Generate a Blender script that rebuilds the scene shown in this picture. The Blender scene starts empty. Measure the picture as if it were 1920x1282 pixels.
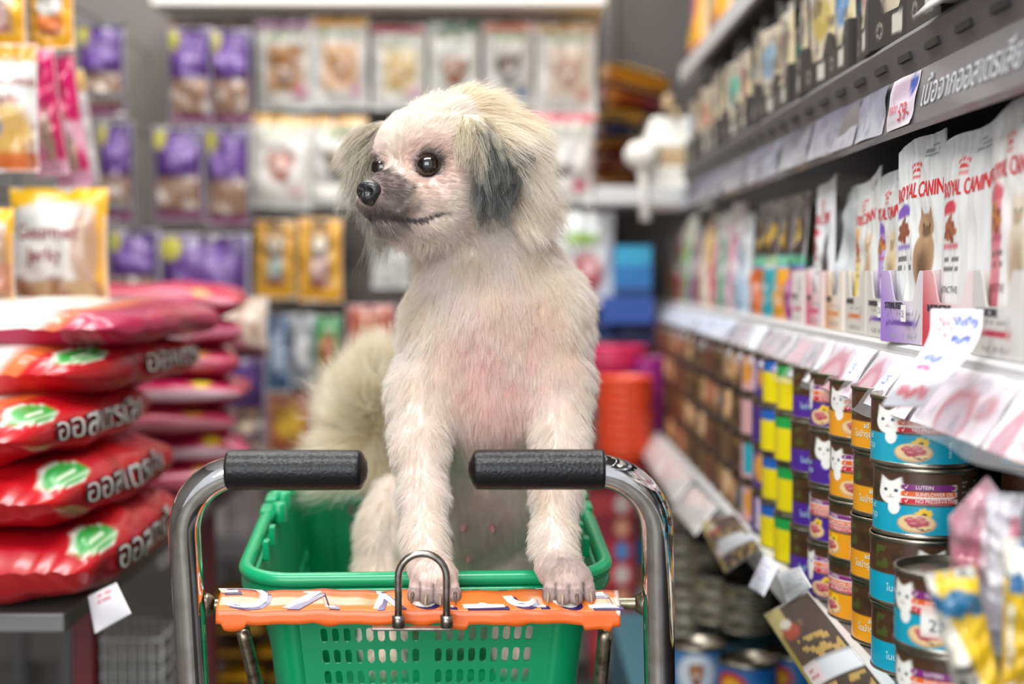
import bpy, math, random, os
import numpy as np
from mathutils import Vector, Matrix
PI = math.pi
rng = np.random.default_rng(7)
random.seed(7)
SC = bpy.context.scene
COL = SC.collection

# ---------------------------------------------------------------- camera, world, lights, exposure
FPX = 2667.0
TILT = math.atan(131.0/FPX)
EYE = 1.12
cam_data = bpy.data.cameras.new('camera')
cam_data.sensor_width = 36.0
cam_data.lens = FPX*36.0/1920.0
cam_data.clip_start = 0.05
cam_data.dof.use_dof = True
cam_data.dof.focus_distance = 1.19
cam_data.dof.aperture_fstop = 2.7
cam = bpy.data.objects.new('camera', cam_data)
cam.location = (0, 0, EYE)
cam.rotation_euler = (PI/2 - TILT, 0, 0)
COL.objects.link(cam)
SC.camera = cam

def W(px, py, d):
    """the point seen at photo pixel (px,py) at distance y=d in front of the camera"""
    a = (px-960.0)/FPX; b = -(py-641.0)/FPX
    y = math.cos(TILT) + b*math.sin(TILT)
    z = -math.sin(TILT) + b*math.cos(TILT)
    return np.array([a*d/y, d, EYE + z*d/y])

world = bpy.data.worlds.new('shop_air'); SC.world = world
world.use_nodes = True
world.node_tree.nodes['Background'].inputs[0].default_value = (0.92, 0.95, 1.0, 1)
world.node_tree.nodes['Background'].inputs[1].default_value = 0.9

def area_light(name, loc, rot, sx, sy, power, col=(1, 1, 1)):
    l = bpy.data.lights.new(name, 'AREA'); l.shape = 'RECTANGLE'; l.size = sx; l.size_y = sy
    l.energy = power; l.color = col
    o = bpy.data.objects.new(name, l); o.location = loc; o.rotation_euler = rot
    COL.objects.link(o); return o
# the shop's ceiling tubes: one row above the shopper, one over the aisle, one by the back display
area_light('tube_light', (-0.35, 0.35, 2.55), (R_ := math.radians(12), 0, 0), 1.5, 0.35, 36, (1.0, 0.985, 0.96))
area_light('tube_light', (-0.35, 1.7, 2.6), (0, 0, 0), 1.3, 0.3, 24, (1.0, 0.985, 0.96))
area_light('tube_light', (-0.3, 2.75, 2.6), (math.radians(20), 0, 0), 1.8, 0.3, 27, (1.0, 0.985, 0.96))
# daylight from the shop front behind the camera
area_light('shop_front_daylight', (-0.8, -1.7, 1.7), (math.radians(82), 0, math.radians(-12)), 1.8, 1.5, 50, (0.97, 0.99, 1.0))

vs = SC.view_settings
vs.view_transform = 'Standard'; vs.look = 'None'; vs.gamma = 1.0
vs.use_curve_mapping = False
vs.exposure = 0.0

# ---------------------------------------------------------------- colour and noise
def lin(c):
    c = np.asarray(c, float)/255.0
    return np.where(c <= 0.04045, c/12.92, ((c+0.055)/1.055)**2.4)
def H3(c):
    """'#rrggbb' or tuple 0..255 -> linear rgb"""
    if isinstance(c, str):
        c = c.lstrip('#'); c = c if len(c) == 6 else ''.join(q*2 for q in c); c = [int(c[i:i+2], 16) for i in (0, 2, 4)]
    return lin(c)
_nz = []
for _k in range(6):
    _r = np.random.default_rng(100+_k)
    _nz.append((_r.normal(size=(7, 3)), _r.uniform(0, 6.28, 7)))
def noise3(P, s, k=0):
    """smooth pseudo noise in about -1..1, wavelength about s"""
    D, ph = _nz[k % 6]
    q = P*(2*PI/s)*0.55
    v = np.zeros(len(P)); 
    for i in range(7):
        w = np.sin(q @ D[i] + ph[i] + 0.8*np.sin(q @ np.roll(D[i], 1)*0.7+ph[i]*2))
        v += w
    return v/3.2
def sstep(a, b, x):
    t = np.clip((x-a)/(b-a+1e-12), 0, 1); return t*t*(3-2*t)

class Pt:
    """a printed surface, painted in plain numbers: u to the right, v up, both 0..1 (u is scaled by asp for round shapes)"""
    def __init__(s, U, V, base, asp=1.0, seed=0):
        s.U = U; s.V = V; s.asp = asp; s.C = np.tile(H3(base), (len(U), 1)); s.seed = seed
    def put(s, m, c, a=1.0):
        m = np.clip(m*a, 0, 1)[:, None]; s.C = s.C*(1-m) + H3(c)*m; return s
    def rect(s, x0, y0, x1, y1, c, f=0.012, a=1.0):
        m = sstep(x0-f, x0+f, s.U)*(1-sstep(x1-f, x1+f, s.U))*sstep(y0-f, y0+f, s.V)*(1-sstep(y1-f, y1+f, s.V))
        return s.put(m, c, a)
    def ell(s, cx, cy, rx, ry, c, f=0.12, a=1.0, n=2.0, wob=0):
        r = (np.abs((s.U-cx)/rx)**n + np.abs((s.V-cy)/ry)**n)**(1/n)
        if wob:
            an = np.arctan2((s.V-cy)/ry, (s.U-cx)/rx)
            r = r*(1+wob*np.sin(an*5+s.seed)+wob*np.sin(an*9+s.seed*2))
        return s.put(1-sstep(1-f, 1+f, r), c, a)
    def tri(s, pts, c, a=1.0):
        m = np.ones(len(s.U)); n = len(pts)
        ar = sum(pts[i][0]*pts[(i+1) % n][1]-pts[(i+1) % n][0]*pts[i][1] for i in range(n))
        sg = 1 if ar > 0 else -1
        for i in range(n):
            (x0, y0), (x1, y1) = pts[i], pts[(i+1) % n]
            L = math.hypot(x1-x0, y1-y0)
            dd = sg*((x1-x0)*(s.V-y0)-(y1-y0)*(s.U-x0))/L
            m = m*sstep(-0.008, 0.008, dd)
        return s.put(m, c, a)
    def grad(s, y0, y1, c, horiz=False, a=1.0):
        return s.put(sstep(y0, y1, s.U if horiz else s.V), c, a)
    def spots(s, x0, y0, x1, y1, c, sc=0.05, th=0.3, k=0, a=1.0):
        q = np.stack([s.U*s.asp, s.V, np.full(len(s.U), s.seed*0.37)], 1)
        nn = noise3(q, sc, k)
        m = sstep(th, th+0.25, nn)*(s.U > x0)*(s.U < x1)*(s.V > y0)*(s.V < y1)
        return s.put(m, c, a)
    def scrib(s, x0, x1, y, h, c, n=7, wd=0.012):
        t = (s.U-x0)/(x1-x0)
        for ph in (0, 1.9):
            yy = y+h*(0.5*np.sin(t*n*6.28+ph)+0.3*np.sin(t*n*2.7+ph*3))
            s.put((np.abs(s.V-yy) < wd*(1+1.2*np.abs(np.cos(t*n*6.28+ph))))*(t > 0)*(t < 1)*1.0, c, 0.9)
        return s
    def words(s, x0, y0, x1, y1, c, n=1, k=0, a=1.0):
        """lines of small print too small to read"""
        h = (y1-y0)/n
        for i in range(n):
            yb = y0+h*(i+0.2); 
            q = np.stack([s.U*s.asp*60/max(n, 1)*0.3, np.full(len(s.U), i*3.1+s.seed), s.U*0], 1)
            nn = noise3(q, 0.55, k)
            m = (nn > -0.25)*(s.U > x0)*(s.U < x1)*(s.V > yb)*(s.V < yb+h*0.62)
            s.put(m.astype(float), c, a)
        return s

# ---------------------------------------------------------------- materials
def _pr(m): return m.node_tree.nodes['Principled BSDF']
def mat(name, c, rough=0.5, metal=0.0, coat=0.0, alpha=1.0, spec=0.5, trans=0.0, bump=None, bs=0.3, noise_rough=None):
    m = bpy.data.materials.new(name); m.use_nodes = True; p = _pr(m)
    p.inputs['Base Color'].default_value = (*H3(c), 1); p.inputs['Roughness'].default_value = rough
    p.inputs['Metallic'].default_value = metal; p.inputs['Coat Weight'].default_value = coat
    p.inputs['Coat Roughness'].default_value = 0.08
    p.inputs['Alpha'].default_value = alpha; p.inputs['Specular IOR Level'].default_value = spec
    p.inputs['Transmission Weight'].default_value = trans
    nt = m.node_tree
    if bump:
        kind, scale = bump
        tc = nt.nodes.new('ShaderNodeTexCoord')
        t = nt.nodes.new('ShaderNodeTexVoronoi' if kind == 'cell' else 'ShaderNodeTexNoise')
        if kind == 'cell': t.feature = 'DISTANCE_TO_EDGE'
        t.inputs['Scale'].default_value = scale
        nt.links.new(tc.outputs['Object'], t.inputs['Vector'])
        b = nt.nodes.new('ShaderNodeBump'); b.inputs['Strength'].default_value = bs
        b.inputs['Distance'].default_value = 0.002
        nt.links.new(t.outputs['Distance' if kind == 'cell' else 'Fac'], b.inputs['Height'])
        nt.links.new(b.outputs['Normal'], p.inputs['Normal'])
    if noise_rough:
        c2, sc, lo, hi = noise_rough
        tc = nt.nodes.new('ShaderNodeTexCoord'); t = nt.nodes.new('ShaderNodeTexNoise')
        t.inputs['Scale'].default_value = sc; t.inputs['Detail'].default_value = 6
        nt.links.new(tc.outputs['Object'], t.inputs['Vector'])
        r = nt.nodes.new('ShaderNodeValToRGB'); r.color_ramp.elements[0].position = lo; r.color_ramp.elements[1].position = hi
        r.color_ramp.elements[0].color = (*H3(c), 1); r.color_ramp.elements[1].color = (*H3(c2), 1)
        nt.links.new(t.outputs['Fac'], r.inputs['Fac']); nt.links.new(r.outputs['Color'], p.inputs['Base Color'])
    return m
def colmat(name, rough=0.5, metal=0.0, coat=0.0, spec=0.5, alpha=1.0, coatr=0.1):
    """printed material: its ink colour is stored on the surface in 'Col'"""
    m = mat(name, '#ffffff', rough, metal, coat, alpha, spec); nt = m.node_tree
    a = nt.nodes.new('ShaderNodeAttribute'); a.attribute_name = 'Col'
    nt.links.new(a.outputs['Color'], _pr(m).inputs['Base Color'])
    _pr(m).inputs['Coat Roughness'].default_value = coatr
    return m
M = {}
M['film'] = colmat('printed_film', 0.32, coat=0.5, coatr=0.18)
M['gloss'] = colmat('glossy_printed_film', 0.22, coat=0.9, coatr=0.1)
M['matte'] = colmat('matt_printed_film', 0.5, coat=0.15, coatr=0.3)
M['carton'] = colmat('printed_carton', 0.55, coat=0.15, coatr=0.3)
M['paper'] = colmat('printed_paper', 0.7)
M['label'] = colmat('printed_can_label', 0.35, coat=0.3, coatr=0.2)
M['wall'] = colmat('painted_board', 0.6)
M['metalpaint'] = colmat('painted_metal', 0.4, coat=0.2)
M['chrome'] = mat('chrome', '#e2e2e3', 0.06, 1.0, noise_rough=('#b9b4aa', 35, 0.45, 0.75))
M['worn'] = mat('worn_plated_steel', '#a89d88', 0.33, 1.0, noise_rough=('#6e5f47', 120, 0.45, 0.7))
M['steel'] = mat('dull_steel_wire', '#9c968e', 0.3, 1.0, noise_rough=('#7a7168', 150, 0.4, 0.7))
M['rim'] = mat('can_steel', '#a09a8c', 0.3, 1.0)
M['grip'] = mat('black_grained_rubber', '#0a0b0d', 0.36, spec=0.4, bump=('cell', 260), bs=0.22)
M['green'] = mat('green_plastic', '#05a067', 0.3, coat=0.25)
M['white_plastic'] = mat('white_plastic', '#e9eaea', 0.35)
M['black'] = mat('black_plastic', '#1a1a1c', 0.5)
M['shelf_grey'] = mat('grey_shelf_metal', '#6f6d6e', 0.45, 0.3)
M['shelf_dark'] = mat('dark_shelf_metal', '#4a4543', 0.6, 0.0)
M['shelf_white'] = mat('white_shelf_metal', '#cccdce', 0.4)
M['maroon'] = mat('maroon_painted_steel', '#6a1a24', 0.45)
M['wood'] = mat('pale_plywood', '#cdb48c', 0.6, noise_rough=('#b4946a', 18, 0.4, 0.7))
M['plush'] = mat('white_plush', '#e6e3dc', 0.95)

# ---------------------------------------------------------------- mesh builder
_txt = {}
def text_tris(s, font=None):
    """flat lettering: vertices with cap height about 0.7, and its faces"""
    if s in _txt: return _txt[s]
    c = bpy.data.curves.new('t', 'FONT'); c.body = s; c.resolution_u = 3
    o = bpy.data.objects.new('t', c)
    m = bpy.data.meshes.new_from_object(o)
    v = np.array([list(x.co) for x in m.vertices]) if len(m.vertices) else np.zeros((0, 3))
    f = [list(p.vertices) for p in m.polygons]
    bpy.data.objects.remove(o); bpy.data.curves.remove(c); bpy.data.meshes.remove(m)
    _txt[s] = (v, f); return _txt[s]

class MB:
    def __init__(s): s.v = []; s.f = []; s.c = []; s.m = []; s.n = 0; s.sm = []
    def add(s, V, F, col=(200, 200, 200), mi=0, smooth=True):
        V = np.asarray(V, float).reshape(-1, 3)
        if isinstance(col, np.ndarray) and col.ndim == 2: C = col
        else: C = np.tile(H3(col), (len(V), 1))
        s.v.append(V); s.c.append(C)
        for f in F: s.f.append([i+s.n for i in f]); s.m.append(mi); s.sm.append(smooth)
        s.n += len(V); return s
    def grid(s, S, nu, nv, paint=None, col=(200, 200, 200), mi=0, closed=False, flip=False, smooth=True, u0=0., u1=1., v0=0., v1=1.):
        us = np.linspace(u0, u1, nu+1)[:(nu if closed else nu+1)]; vv = np.linspace(v0, v1, nv+1)
        U, V = np.meshgrid(us, vv); U = U.ravel(); V = V.ravel()
        P = S(U, V); w = len(us)
        F = []
        for j in range(nv):
            for i in range(nu):
                a = j*w+i; b = j*w+(i+1) % w; c = b+w; d = a+w
                F.append([a, d, c, b] if flip else [a, b, c, d])
        C = paint(U, V) if paint else col
        return s.add(P, F, C, mi, smooth)
    def text(s, string, size, org, ux, uy, col, off=0.0, mi=0, mapf=None, center=False, sx=1.0, bold=0.0):
        """lettering laid on a plane (org, ux, uy) or through mapf(x,y)"""
        v, f = text_tris(string)
        if not len(v): return s
        x = v[:, 0]*size*sx; y = v[:, 1]*size
        if center: x = x - (x.max()+x.min())/2
        if mapf is not None: P = mapf(x, y)
        else:
            ux = np.asarray(ux, float); uy = np.asarray(uy, float); n = np.cross(ux, uy)
            P = np.asarray(org, float) + x[:, None]*ux + y[:, None]*uy + off*n
        s.add(P, f, col, mi, False)
        if bold:
            s.add(P+np.asarray(ux)*bold, f, col, mi, False)
        return s
    def box(s, lo, hi, col=(200, 200, 200), mi=0):
        x0, y0, z0 = lo; x1, y1, z1 = hi
        V = [(x0, y0, z0), (x1, y0, z0), (x1, y1, z0), (x0, y1, z0), (x0, y0, z1), (x1, y0, z1), (x1, y1, z1), (x0, y1, z1)]
        F = [[0, 3, 2, 1], [4, 5, 6, 7], [0, 1, 5, 4], [1, 2, 6, 5], [2, 3, 7, 6], [3, 0, 4, 7]]
        return s.add(V, F, col, mi, False)
    def tube(s, pts, r, col=(200, 200, 200), mi=0, n=14, caps=True, closed=False):
        pts = np.asarray(pts, float); k = len(pts)
        r = np.full(k, r) if np.isscalar(r) else np.asarray(r, float)
        T = np.gradient(pts, axis=0) if not closed else (np.roll(pts, -1, 0)-np.roll(pts, 1, 0))
        T /= np.linalg.norm(T, axis=1)[:, None]+1e-12
        a = np.array([0, 0, 1.]) if abs(T[0][2]) < 0.9 else np.array([0, 1., 0])
        N = np.cross(T[0], a); N /= np.linalg.norm(N); Vv = []
        for i in range(k):
            N = N - T[i]*np.dot(N, T[i]); N /= np.linalg.norm(N); B = np.cross(T[i], N)
            for j in range(n):
                t = 2*PI*j/n; Vv.append(pts[i] + r[i]*(math.cos(t)*N+math.sin(t)*B))
        F = []
        for i in range(k if closed else k-1):
            for j in range(n):
                a0 = i*n+j; b0 = i*n+(j+1) % n; i2 = (i+1) % k
                F.append([a0, b0, i2*n+(j+1) % n, i2*n+j])
        if caps and not closed:
            F.append(list(range(n))[::-1]); F.append([(k-1)*n+j for j in range(n)])
        return s.add(Vv, F, col, mi)
    def lathe(s, prof, c=(0, 0, 0), n=32, col=(200, 200, 200), mi=0):
        prof = np.asarray(prof, float); V = []
        for (r, z) in prof:
            for j in range(n):
                t = 2*PI*j/n; V.append((c[0]+r*math.cos(t), c[1]+r*math.sin(t), c[2]+z))
        F = [[i*n+j, i*n+(j+1) % n, (i+1)*n+(j+1) % n, (i+1)*n+j] for i in range(len(prof)-1) for j in range(n)]
        return s.add(V, F, col, mi)
    def mesh(s, name, mats):
        me = bpy.data.meshes.new(name)
        V = np.concatenate(s.v); C = np.concatenate(s.c)
        me.from_pydata(V.tolist(), [], s.f)
        me.polygons.foreach_set('use_smooth', s.sm); me.polygons.foreach_set('material_index', s.m)
        ca = me.color_attributes.new('Col', 'FLOAT_COLOR', 'POINT')
        ca.data.foreach_set('color', np.concatenate([C, np.ones((len(C), 1))], 1).astype(np.float32).ravel())
        for m in (mats if isinstance(mats, (list, tuple)) else [mats]): me.materials.append(M[m] if isinstance(m, str) else m)
        me.update(); return me
    def build(s, name, mats, parent=None, loc=(0, 0, 0), rot=(0, 0, 0), center=False):
        if center:   # put the origin at the thing's base centre
            V = np.concatenate(s.v); lo = V.min(0); hi = V.max(0); c = np.array([(lo[0]+hi[0])/2, (lo[1]+hi[1])/2, lo[2]])
            s.v = [x-c for x in s.v]; loc = tuple(c)
        o = bpy.data.objects.new(name, s.mesh(name, mats)); COL.objects.link(o)
        o.location = loc; o.rotation_euler = rot
        if parent: o.parent = parent
        return o

def tag(o, label=None, cat=None, group=None, kind=None):
    if label: o['label'] = label
    if cat: o['category'] = cat
    if group: o['group'] = group
    if kind: o['kind'] = kind
    return o
def empty(name, loc=(0, 0, 0), rot=(0, 0, 0)):
    o = bpy.data.objects.new(name, None); o.empty_display_size = 0.05; COL.objects.link(o)
    o.location = loc; o.rotation_euler = rot; return o
def solid(o, t, off=0.0):
    m = o.modifiers.new('thickness', 'SOLIDIFY'); m.thickness = t; m.offset = off; return o
def bevel(o, w, seg=2):
    m = o.modifiers.new('bevel', 'BEVEL'); m.width = w; m.segments = seg; m.limit_method = 'ANGLE'; return o
def dup(o, loc, rot=None, label=None):
    c = o.copy(); COL.objects.link(c); c.location = loc
    if rot is not None: c.rotation_euler = rot
    if label: c['label'] = label
    for ch in o.children:
        k = ch.copy(); COL.objects.link(k); k.parent = c
    return c
def spline(pts, n=10):
    """smooth curve through points"""
    P = np.asarray(pts, float); P = np.vstack([2*P[0]-P[1], P, 2*P[-1]-P[-2]]); out = []
    for i in range(1, len(P)-2):
        for t in np.linspace(0, 1, n, endpoint=False):
            a, b, c, d = P[i-1], P[i], P[i+1], P[i+2]
            out.append(0.5*((2*b)+(-a+c)*t+(2*a-5*b+4*c-d)*t*t+(-a+3*b-3*c+d)*t**3))
    out.append(P[-2]); return np.array(out)
# ================================================================= the dog
# one continuous body surface, grown as a smooth union of tapered limbs on a fine grid
F_ = np.array([-0.643, -0.766, 0.0]); L_ = np.array([0.766, -0.643, 0.0]); U_ = np.array([0, 0, 1.0])
HD = W(842, 300, 1.285)
def hp(f, l, u): return HD + F_*f + L_*l + U_*u
VS = 0.0025
LO = np.array([-0.22, 1.10, 0.60]); HI = np.array([0.14, 1.72, 1.30])
NN = np.ceil((HI-LO)/VS).astype(int)
vol = np.full(NN, 0.05, np.float32)
def sub(c0, c1, mg):
    a = np.clip(np.floor((np.asarray(c0)-mg-LO)/VS).astype(int), 0, NN-1); b = np.clip(np.ceil((np.asarray(c1)+mg-LO)/VS).astype(int)+1, 1, NN)
    gx, gy, gz = [LO[i]+VS*np.arange(a[i], b[i]) for i in range(3)]
    return (slice(a[0], b[0]), slice(a[1], b[1]), slice(a[2], b[2])), np.meshgrid(gx, gy, gz, indexing='ij')
def blend(sl, d, k, cut=False):
    o = vol[sl]
    if cut:
        d = -d; h = np.clip(k-np.abs(o-d), 0, None)/k; vol[sl] = np.maximum(o, d)+h*h*k*0.25
    else:
        h = np.clip(k-np.abs(o-d), 0, None)/k; vol[sl] = np.minimum(o, d)-h*h*k*0.25
def cone(a, b, ra, rb, k=0.02, cut=False):
    a = np.asarray(a, float); b = np.asarray(b, float); R = max(ra, rb)
    sl, (X, Y, Z) = sub(np.minimum(a, b)-R, np.maximum(a, b)+R, 0.05)
    ab = b-a; L2 = float(ab@ab)+1e-12
    t = np.clip(((X-a[0])*ab[0]+(Y-a[1])*ab[1]+(Z-a[2])*ab[2])/L2, 0, 1)
    d = np.sqrt((X-a[0]-t*ab[0])**2+(Y-a[1]-t*ab[1])**2+(Z-a[2]-t*ab[2])**2)-(ra+(rb-ra)*t)
    blend(sl, d.astype(np.float32), k, cut)
def chain(pts, rs, k=0.02):
    for i in range(len(pts)-1): cone(pts[i], pts[i+1], rs[i], rs[i+1], k)
def elli(c, r, k=0.02, ax=None, cut=False):
    c = np.asarray(c, float); r = np.asarray(r, float); R = r.max()
    sl, (X, Y, Z) = sub(c-R, c+R, 0.05)
    X = X-c[0]; Y = Y-c[1]; Z = Z-c[2]
    if ax is None: ax = np.eye(3)
    q = [(X*ax[i][0]+Y*ax[i][1]+Z*ax[i][2]) for i in range(3)]
    k0 = np.sqrt(sum((q[i]/r[i])**2 for i in range(3))); k1 = np.sqrt(sum((q[i]/r[i]**2)**2 for i in range(3)))+1e-9
    blend(sl, (k0*(k0-1)/k1).astype(np.float32), k, cut)
HA = [F_, L_, U_]
# torso: upright chest, belly running down and back to the haunches sitting in the basket
elli(W(925, 640, 1.335), (0.053, 0.068, 0.095), 0.03)
elli(W(920, 745, 1.325), (0.054, 0.062, 0.060), 0.03)
cone(W(925, 700, 1.36), W(905, 900, 1.42), 0.064, 0.058, 0.04)
cone(W(905, 900, 1.42), W(850, 1080, 1.52), 0.058, 0.075, 0.04)
# shoulders
elli(W(822, 690, 1.315), (0.030, 0.045, 0.068), 0.03)
elli(W(1034, 665, 1.315), (0.030, 0.045, 0.075), 0.03)
elli(W(1044, 590, 1.33), (0.022, 0.03, 0.03), 0.03)
# neck
cone(W(915, 560, 1.33), W(905, 430, 1.325), 0.056, 0.046, 0.05)
cone(W(910, 460, 1.325), hp(-0.015, 0.005, -0.01), 0.046, 0.052, 0.03)
# front legs, standing on the cart's bar
LEGS = {}
LEGS['a'] = [W(787, 740, 1.29), W(786, 840, 1.262), W(792, 930, 1.235), W(797, 1010, 1.203), W(803, 1075, 1.178), W(813, 1108, 1.165)]
LEGS['b'] = [W(1048, 730, 1.29), W(1052, 840, 1.262), W(1042, 930, 1.235), W(1037, 1010, 1.205), W(1042, 1070, 1.18), W(1062, 1110, 1.166)]
for kx in 'ab': LEGS[kx][-1][2] = 0.8565+0.0140; LEGS[kx][-2][2] += 0.002
for kx in 'ab': chain(LEGS[kx], [0.028, 0.0198, 0.0160, 0.0138, 0.0120, 0.0125], 0.02)
# paws: a pad and four toes each
PAWZ = 0.8565
CLAWS = []
for kx, cx in (('a', 815), ('b', 1066)):
    c = W(cx, 1110, 1.165); c[2] = PAWZ+0.0125
    elli(c+np.array([0, -0.002, 0.001]), (0.0175, 0.020, 0.0125), 0.008)
    for i, (dx, dy) in enumerate([(-0.0165, -0.011), (-0.0056, -0.0185), (0.0056, -0.0185), (0.0168, -0.010)]):
        e = np.array([c[0]+dx, c[1]+dy, PAWZ-0.0020])
        cone([c[0]+dx*0.7, c[1]+dy*0.25, PAWZ+0.014], e, 0.0064, 0.0060, 0.0022)
        CLAWS.append(e)
# haunches and hind legs inside the basket
elli(W(738, 1010, 1.46), (0.030, 0.045, 0.065), 0.03)
elli(W(955, 1000, 1.47), (0.030, 0.045, 0.065), 0.03)
chain([W(730, 1000, 1.45), W(712, 1110, 1.41), W(720, 1190, 1.39), W(725, 1240, 1.36)], [0.030, 0.024, 0.017, 0.015])
chain([W(965, 1000, 1.46), W(968, 1110, 1.42), W(968, 1190, 1.40), W(968, 1240, 1.37)], [0.030, 0.024, 0.017, 0.015])
elli(W(845, 1080, 1.515), (0.070, 0.065, 0.062), 0.03)
# tail, raised in a plume at the side
TAIL = spline([W(800, 1060, 1.53), W(748, 960, 1.550), W(688, 865, 1.56), W(684, 775, 1.55), W(715, 715, 1.52)], 6)
chain(TAIL, list(np.linspace(0.02, 0.012, len(TAIL))), 0.01)
# head
elli(hp(-0.008, 0, 0.0), (0.062, 0.056, 0.052), 0.02, HA)
elli(hp(0.030, 0, 0.008), (0.040, 0.046, 0.036), 0.015, HA)      # forehead
elli(hp(0.02, 0.028, -0.030), (0.042, 0.026, 0.028), 0.02, HA)   # cheeks
elli(hp(0.02, -0.028, -0.030), (0.042, 0.026, 0.028), 0.02, HA)
elli(hp(0.062, 0, -0.033), (0.036, 0.026, 0.021), 0.014, HA)     # muzzle
elli(hp(0.080, 0.0108, -0.040), (0.020, 0.0155, 0.0145), 0.008, HA)
elli(hp(0.080, -0.0108, -0.040), (0.020, 0.0155, 0.0145), 0.008, HA)
elli(hp(0.060, 0, -0.059), (0.031, 0.020, 0.011), 0.008, HA)     # lower jaw
elli(hp(0.03, 0, -0.058), (0.032, 0.032, 0.018), 0.02, HA)
elli(hp(0.086, 0, -0.027), (0.013, 0.011, 0.010), 0.008, HA)     # bridge end under the nose
EYES = [hp(0.0515, 0.0275, -0.009), hp(0.0515, -0.0275, -0.009)]
for e, s_ in zip(EYES, (1, -1)):
    elli(e-F_*0.0015, (0.0138,)*3, 0.006)                                   # lids
    elli(e+F_*0.009+L_*s_*0.003, (0.0115, 0.0120, 0.0102), 0.003, HA, cut=True)
# mouth groove
MOUTH = []
for s_ in (1, -1):
    pts = [hp(0.099, 0.001*s_, -0.0500), hp(0.095, 0.012*s_, -0.0535), hp(0.081, 0.0245*s_, -0.0555), hp(0.063, 0.0275*s_, -0.0560), hp(0.046, 0.0355*s_, -0.0510)]
    MOUTH += list(spline(pts, 8))
for p in MOUTH: elli(p, (0.0024, 0.0024, 0.0016), 0.003, HA, cut=True)

def surface_nets(v):
    s = v < 0; nx, ny, nz = v.shape
    c = np.zeros((nx-1, ny-1, nz-1), np.int8)
    for dx in (0, 1):
        for dy in (0, 1):
            for dz in (0, 1): c += s[dx:nx-1+dx, dy:ny-1+dy, dz:nz-1+dz]
    act = (c > 0) & (c < 8); I = np.argwhere(act); idx = -np.ones(act.shape, np.int32); idx[act] = np.arange(len(I))
    acc = np.zeros((len(I), 3)); cnt = np.zeros(len(I))
    cor = [np.array(q) for q in np.ndindex(2, 2, 2)]
    for a in range(8):
        for ax in range(3):
            if cor[a][ax] == 0:
                b = cor[a].copy(); b[ax] = 1
                pa = I+cor[a]; pb = I+b
                va = v[pa[:, 0], pa[:, 1], pa[:, 2]]; vb = v[pb[:, 0], pb[:, 1], pb[:, 2]]
                m = (va < 0) != (vb < 0); t = np.where(m, va/(va-vb+1e-12), 0)
                q = cor[a][None, :].repeat(len(I), 0).astype(float); q[:, ax] += t
                acc[m] += q[m]; cnt[m] += 1
    V = I+acc/cnt[:, None]; F = []
    for ax in range(3):
        o1, o2 = [(1, 2), (2, 0), (0, 1)][ax]
        sl0 = [slice(1, -1)]*3; sl1 = [slice(1, -1)]*3; sl0[ax] = slice(0, -1); sl1[ax] = slice(1, None)
        d = s[tuple(sl0)].astype(np.int8)-s[tuple(sl1)].astype(np.int8)
        E = np.argwhere(d != 0); sg = d[tuple(E.T)]
        E = E+1; E[:, ax] -= 1
        def cell(p, q):
            X = E.copy(); X[:, o1] -= p; X[:, o2] -= q
            return idx[X[:, 0], X[:, 1], X[:, 2]]
        Q = np.stack([cell(1, 1), cell(0, 1), cell(0, 0), cell(1, 0)], 1)
        Q[sg < 0] = Q[sg < 0][:, ::-1]
        F.append(Q)
    return V, np.concatenate(F)
bv, bf = surface_nets(vol)
bv = LO+bv*VS
# relax a little
def relax(v, f, it, lam=0.5):
    e = np.concatenate([f[:, [0, 1]], f[:, [1, 2]], f[:, [2, 3]], f[:, [3, 0]]]); e = np.concatenate([e, e[:, ::-1]])
    deg = np.bincount(e[:, 0], minlength=len(v))[:, None]
    for _ in range(it):
        a = np.stack([np.bincount(e[:, 0], v[e[:, 1], k], minlength=len(v)) for k in range(3)], 1)/np.maximum(deg, 1)
        v = v+lam*(a-v)
    return v
bv = relax(bv, bf, 2)

# ------------------------------------------------------------- where which colour is
def head_co(P):
    q = P-HD; return q@F_, q@L_, q@U_
def dline(P, A, B):
    ab = B-A; t = np.clip((P-A)@ab/(ab@ab), 0, 1); return np.linalg.norm(P-A-t[:, None]*ab, axis=1)
MOUTHA = np.array(MOUTH); TOEX = np.array([c[0] for c in CLAWS])
def dmouth(P):
    d = np.full(len(P), 9.0)
    for m in MOUTHA: d = np.minimum(d, np.linalg.norm(P-m, axis=1))
    return d
def is_head(P):
    f, l, u = head_co(P); return ((f > -0.075) & (u > -0.072) & (np.abs(l) < 0.09) & (P[:, 1] < 1.40) & (f+0.6*(u+0.05) > -0.05))
CREAM = H3('#efe4d0'); WHITE = H3('#f9f3ec'); TAN = H3('#dcc7a0'); GREY = H3('#6f7478'); DGREY = H3('#45484c'); PINK = H3('#e9b9b0'); BROWN = H3('#5d4a46'); BLACK = H3('#1d1a1b')
def mix(a, b, m): m = np.clip(m, 0, 1)[:, None]; return a*(1-m)+b*m
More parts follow.
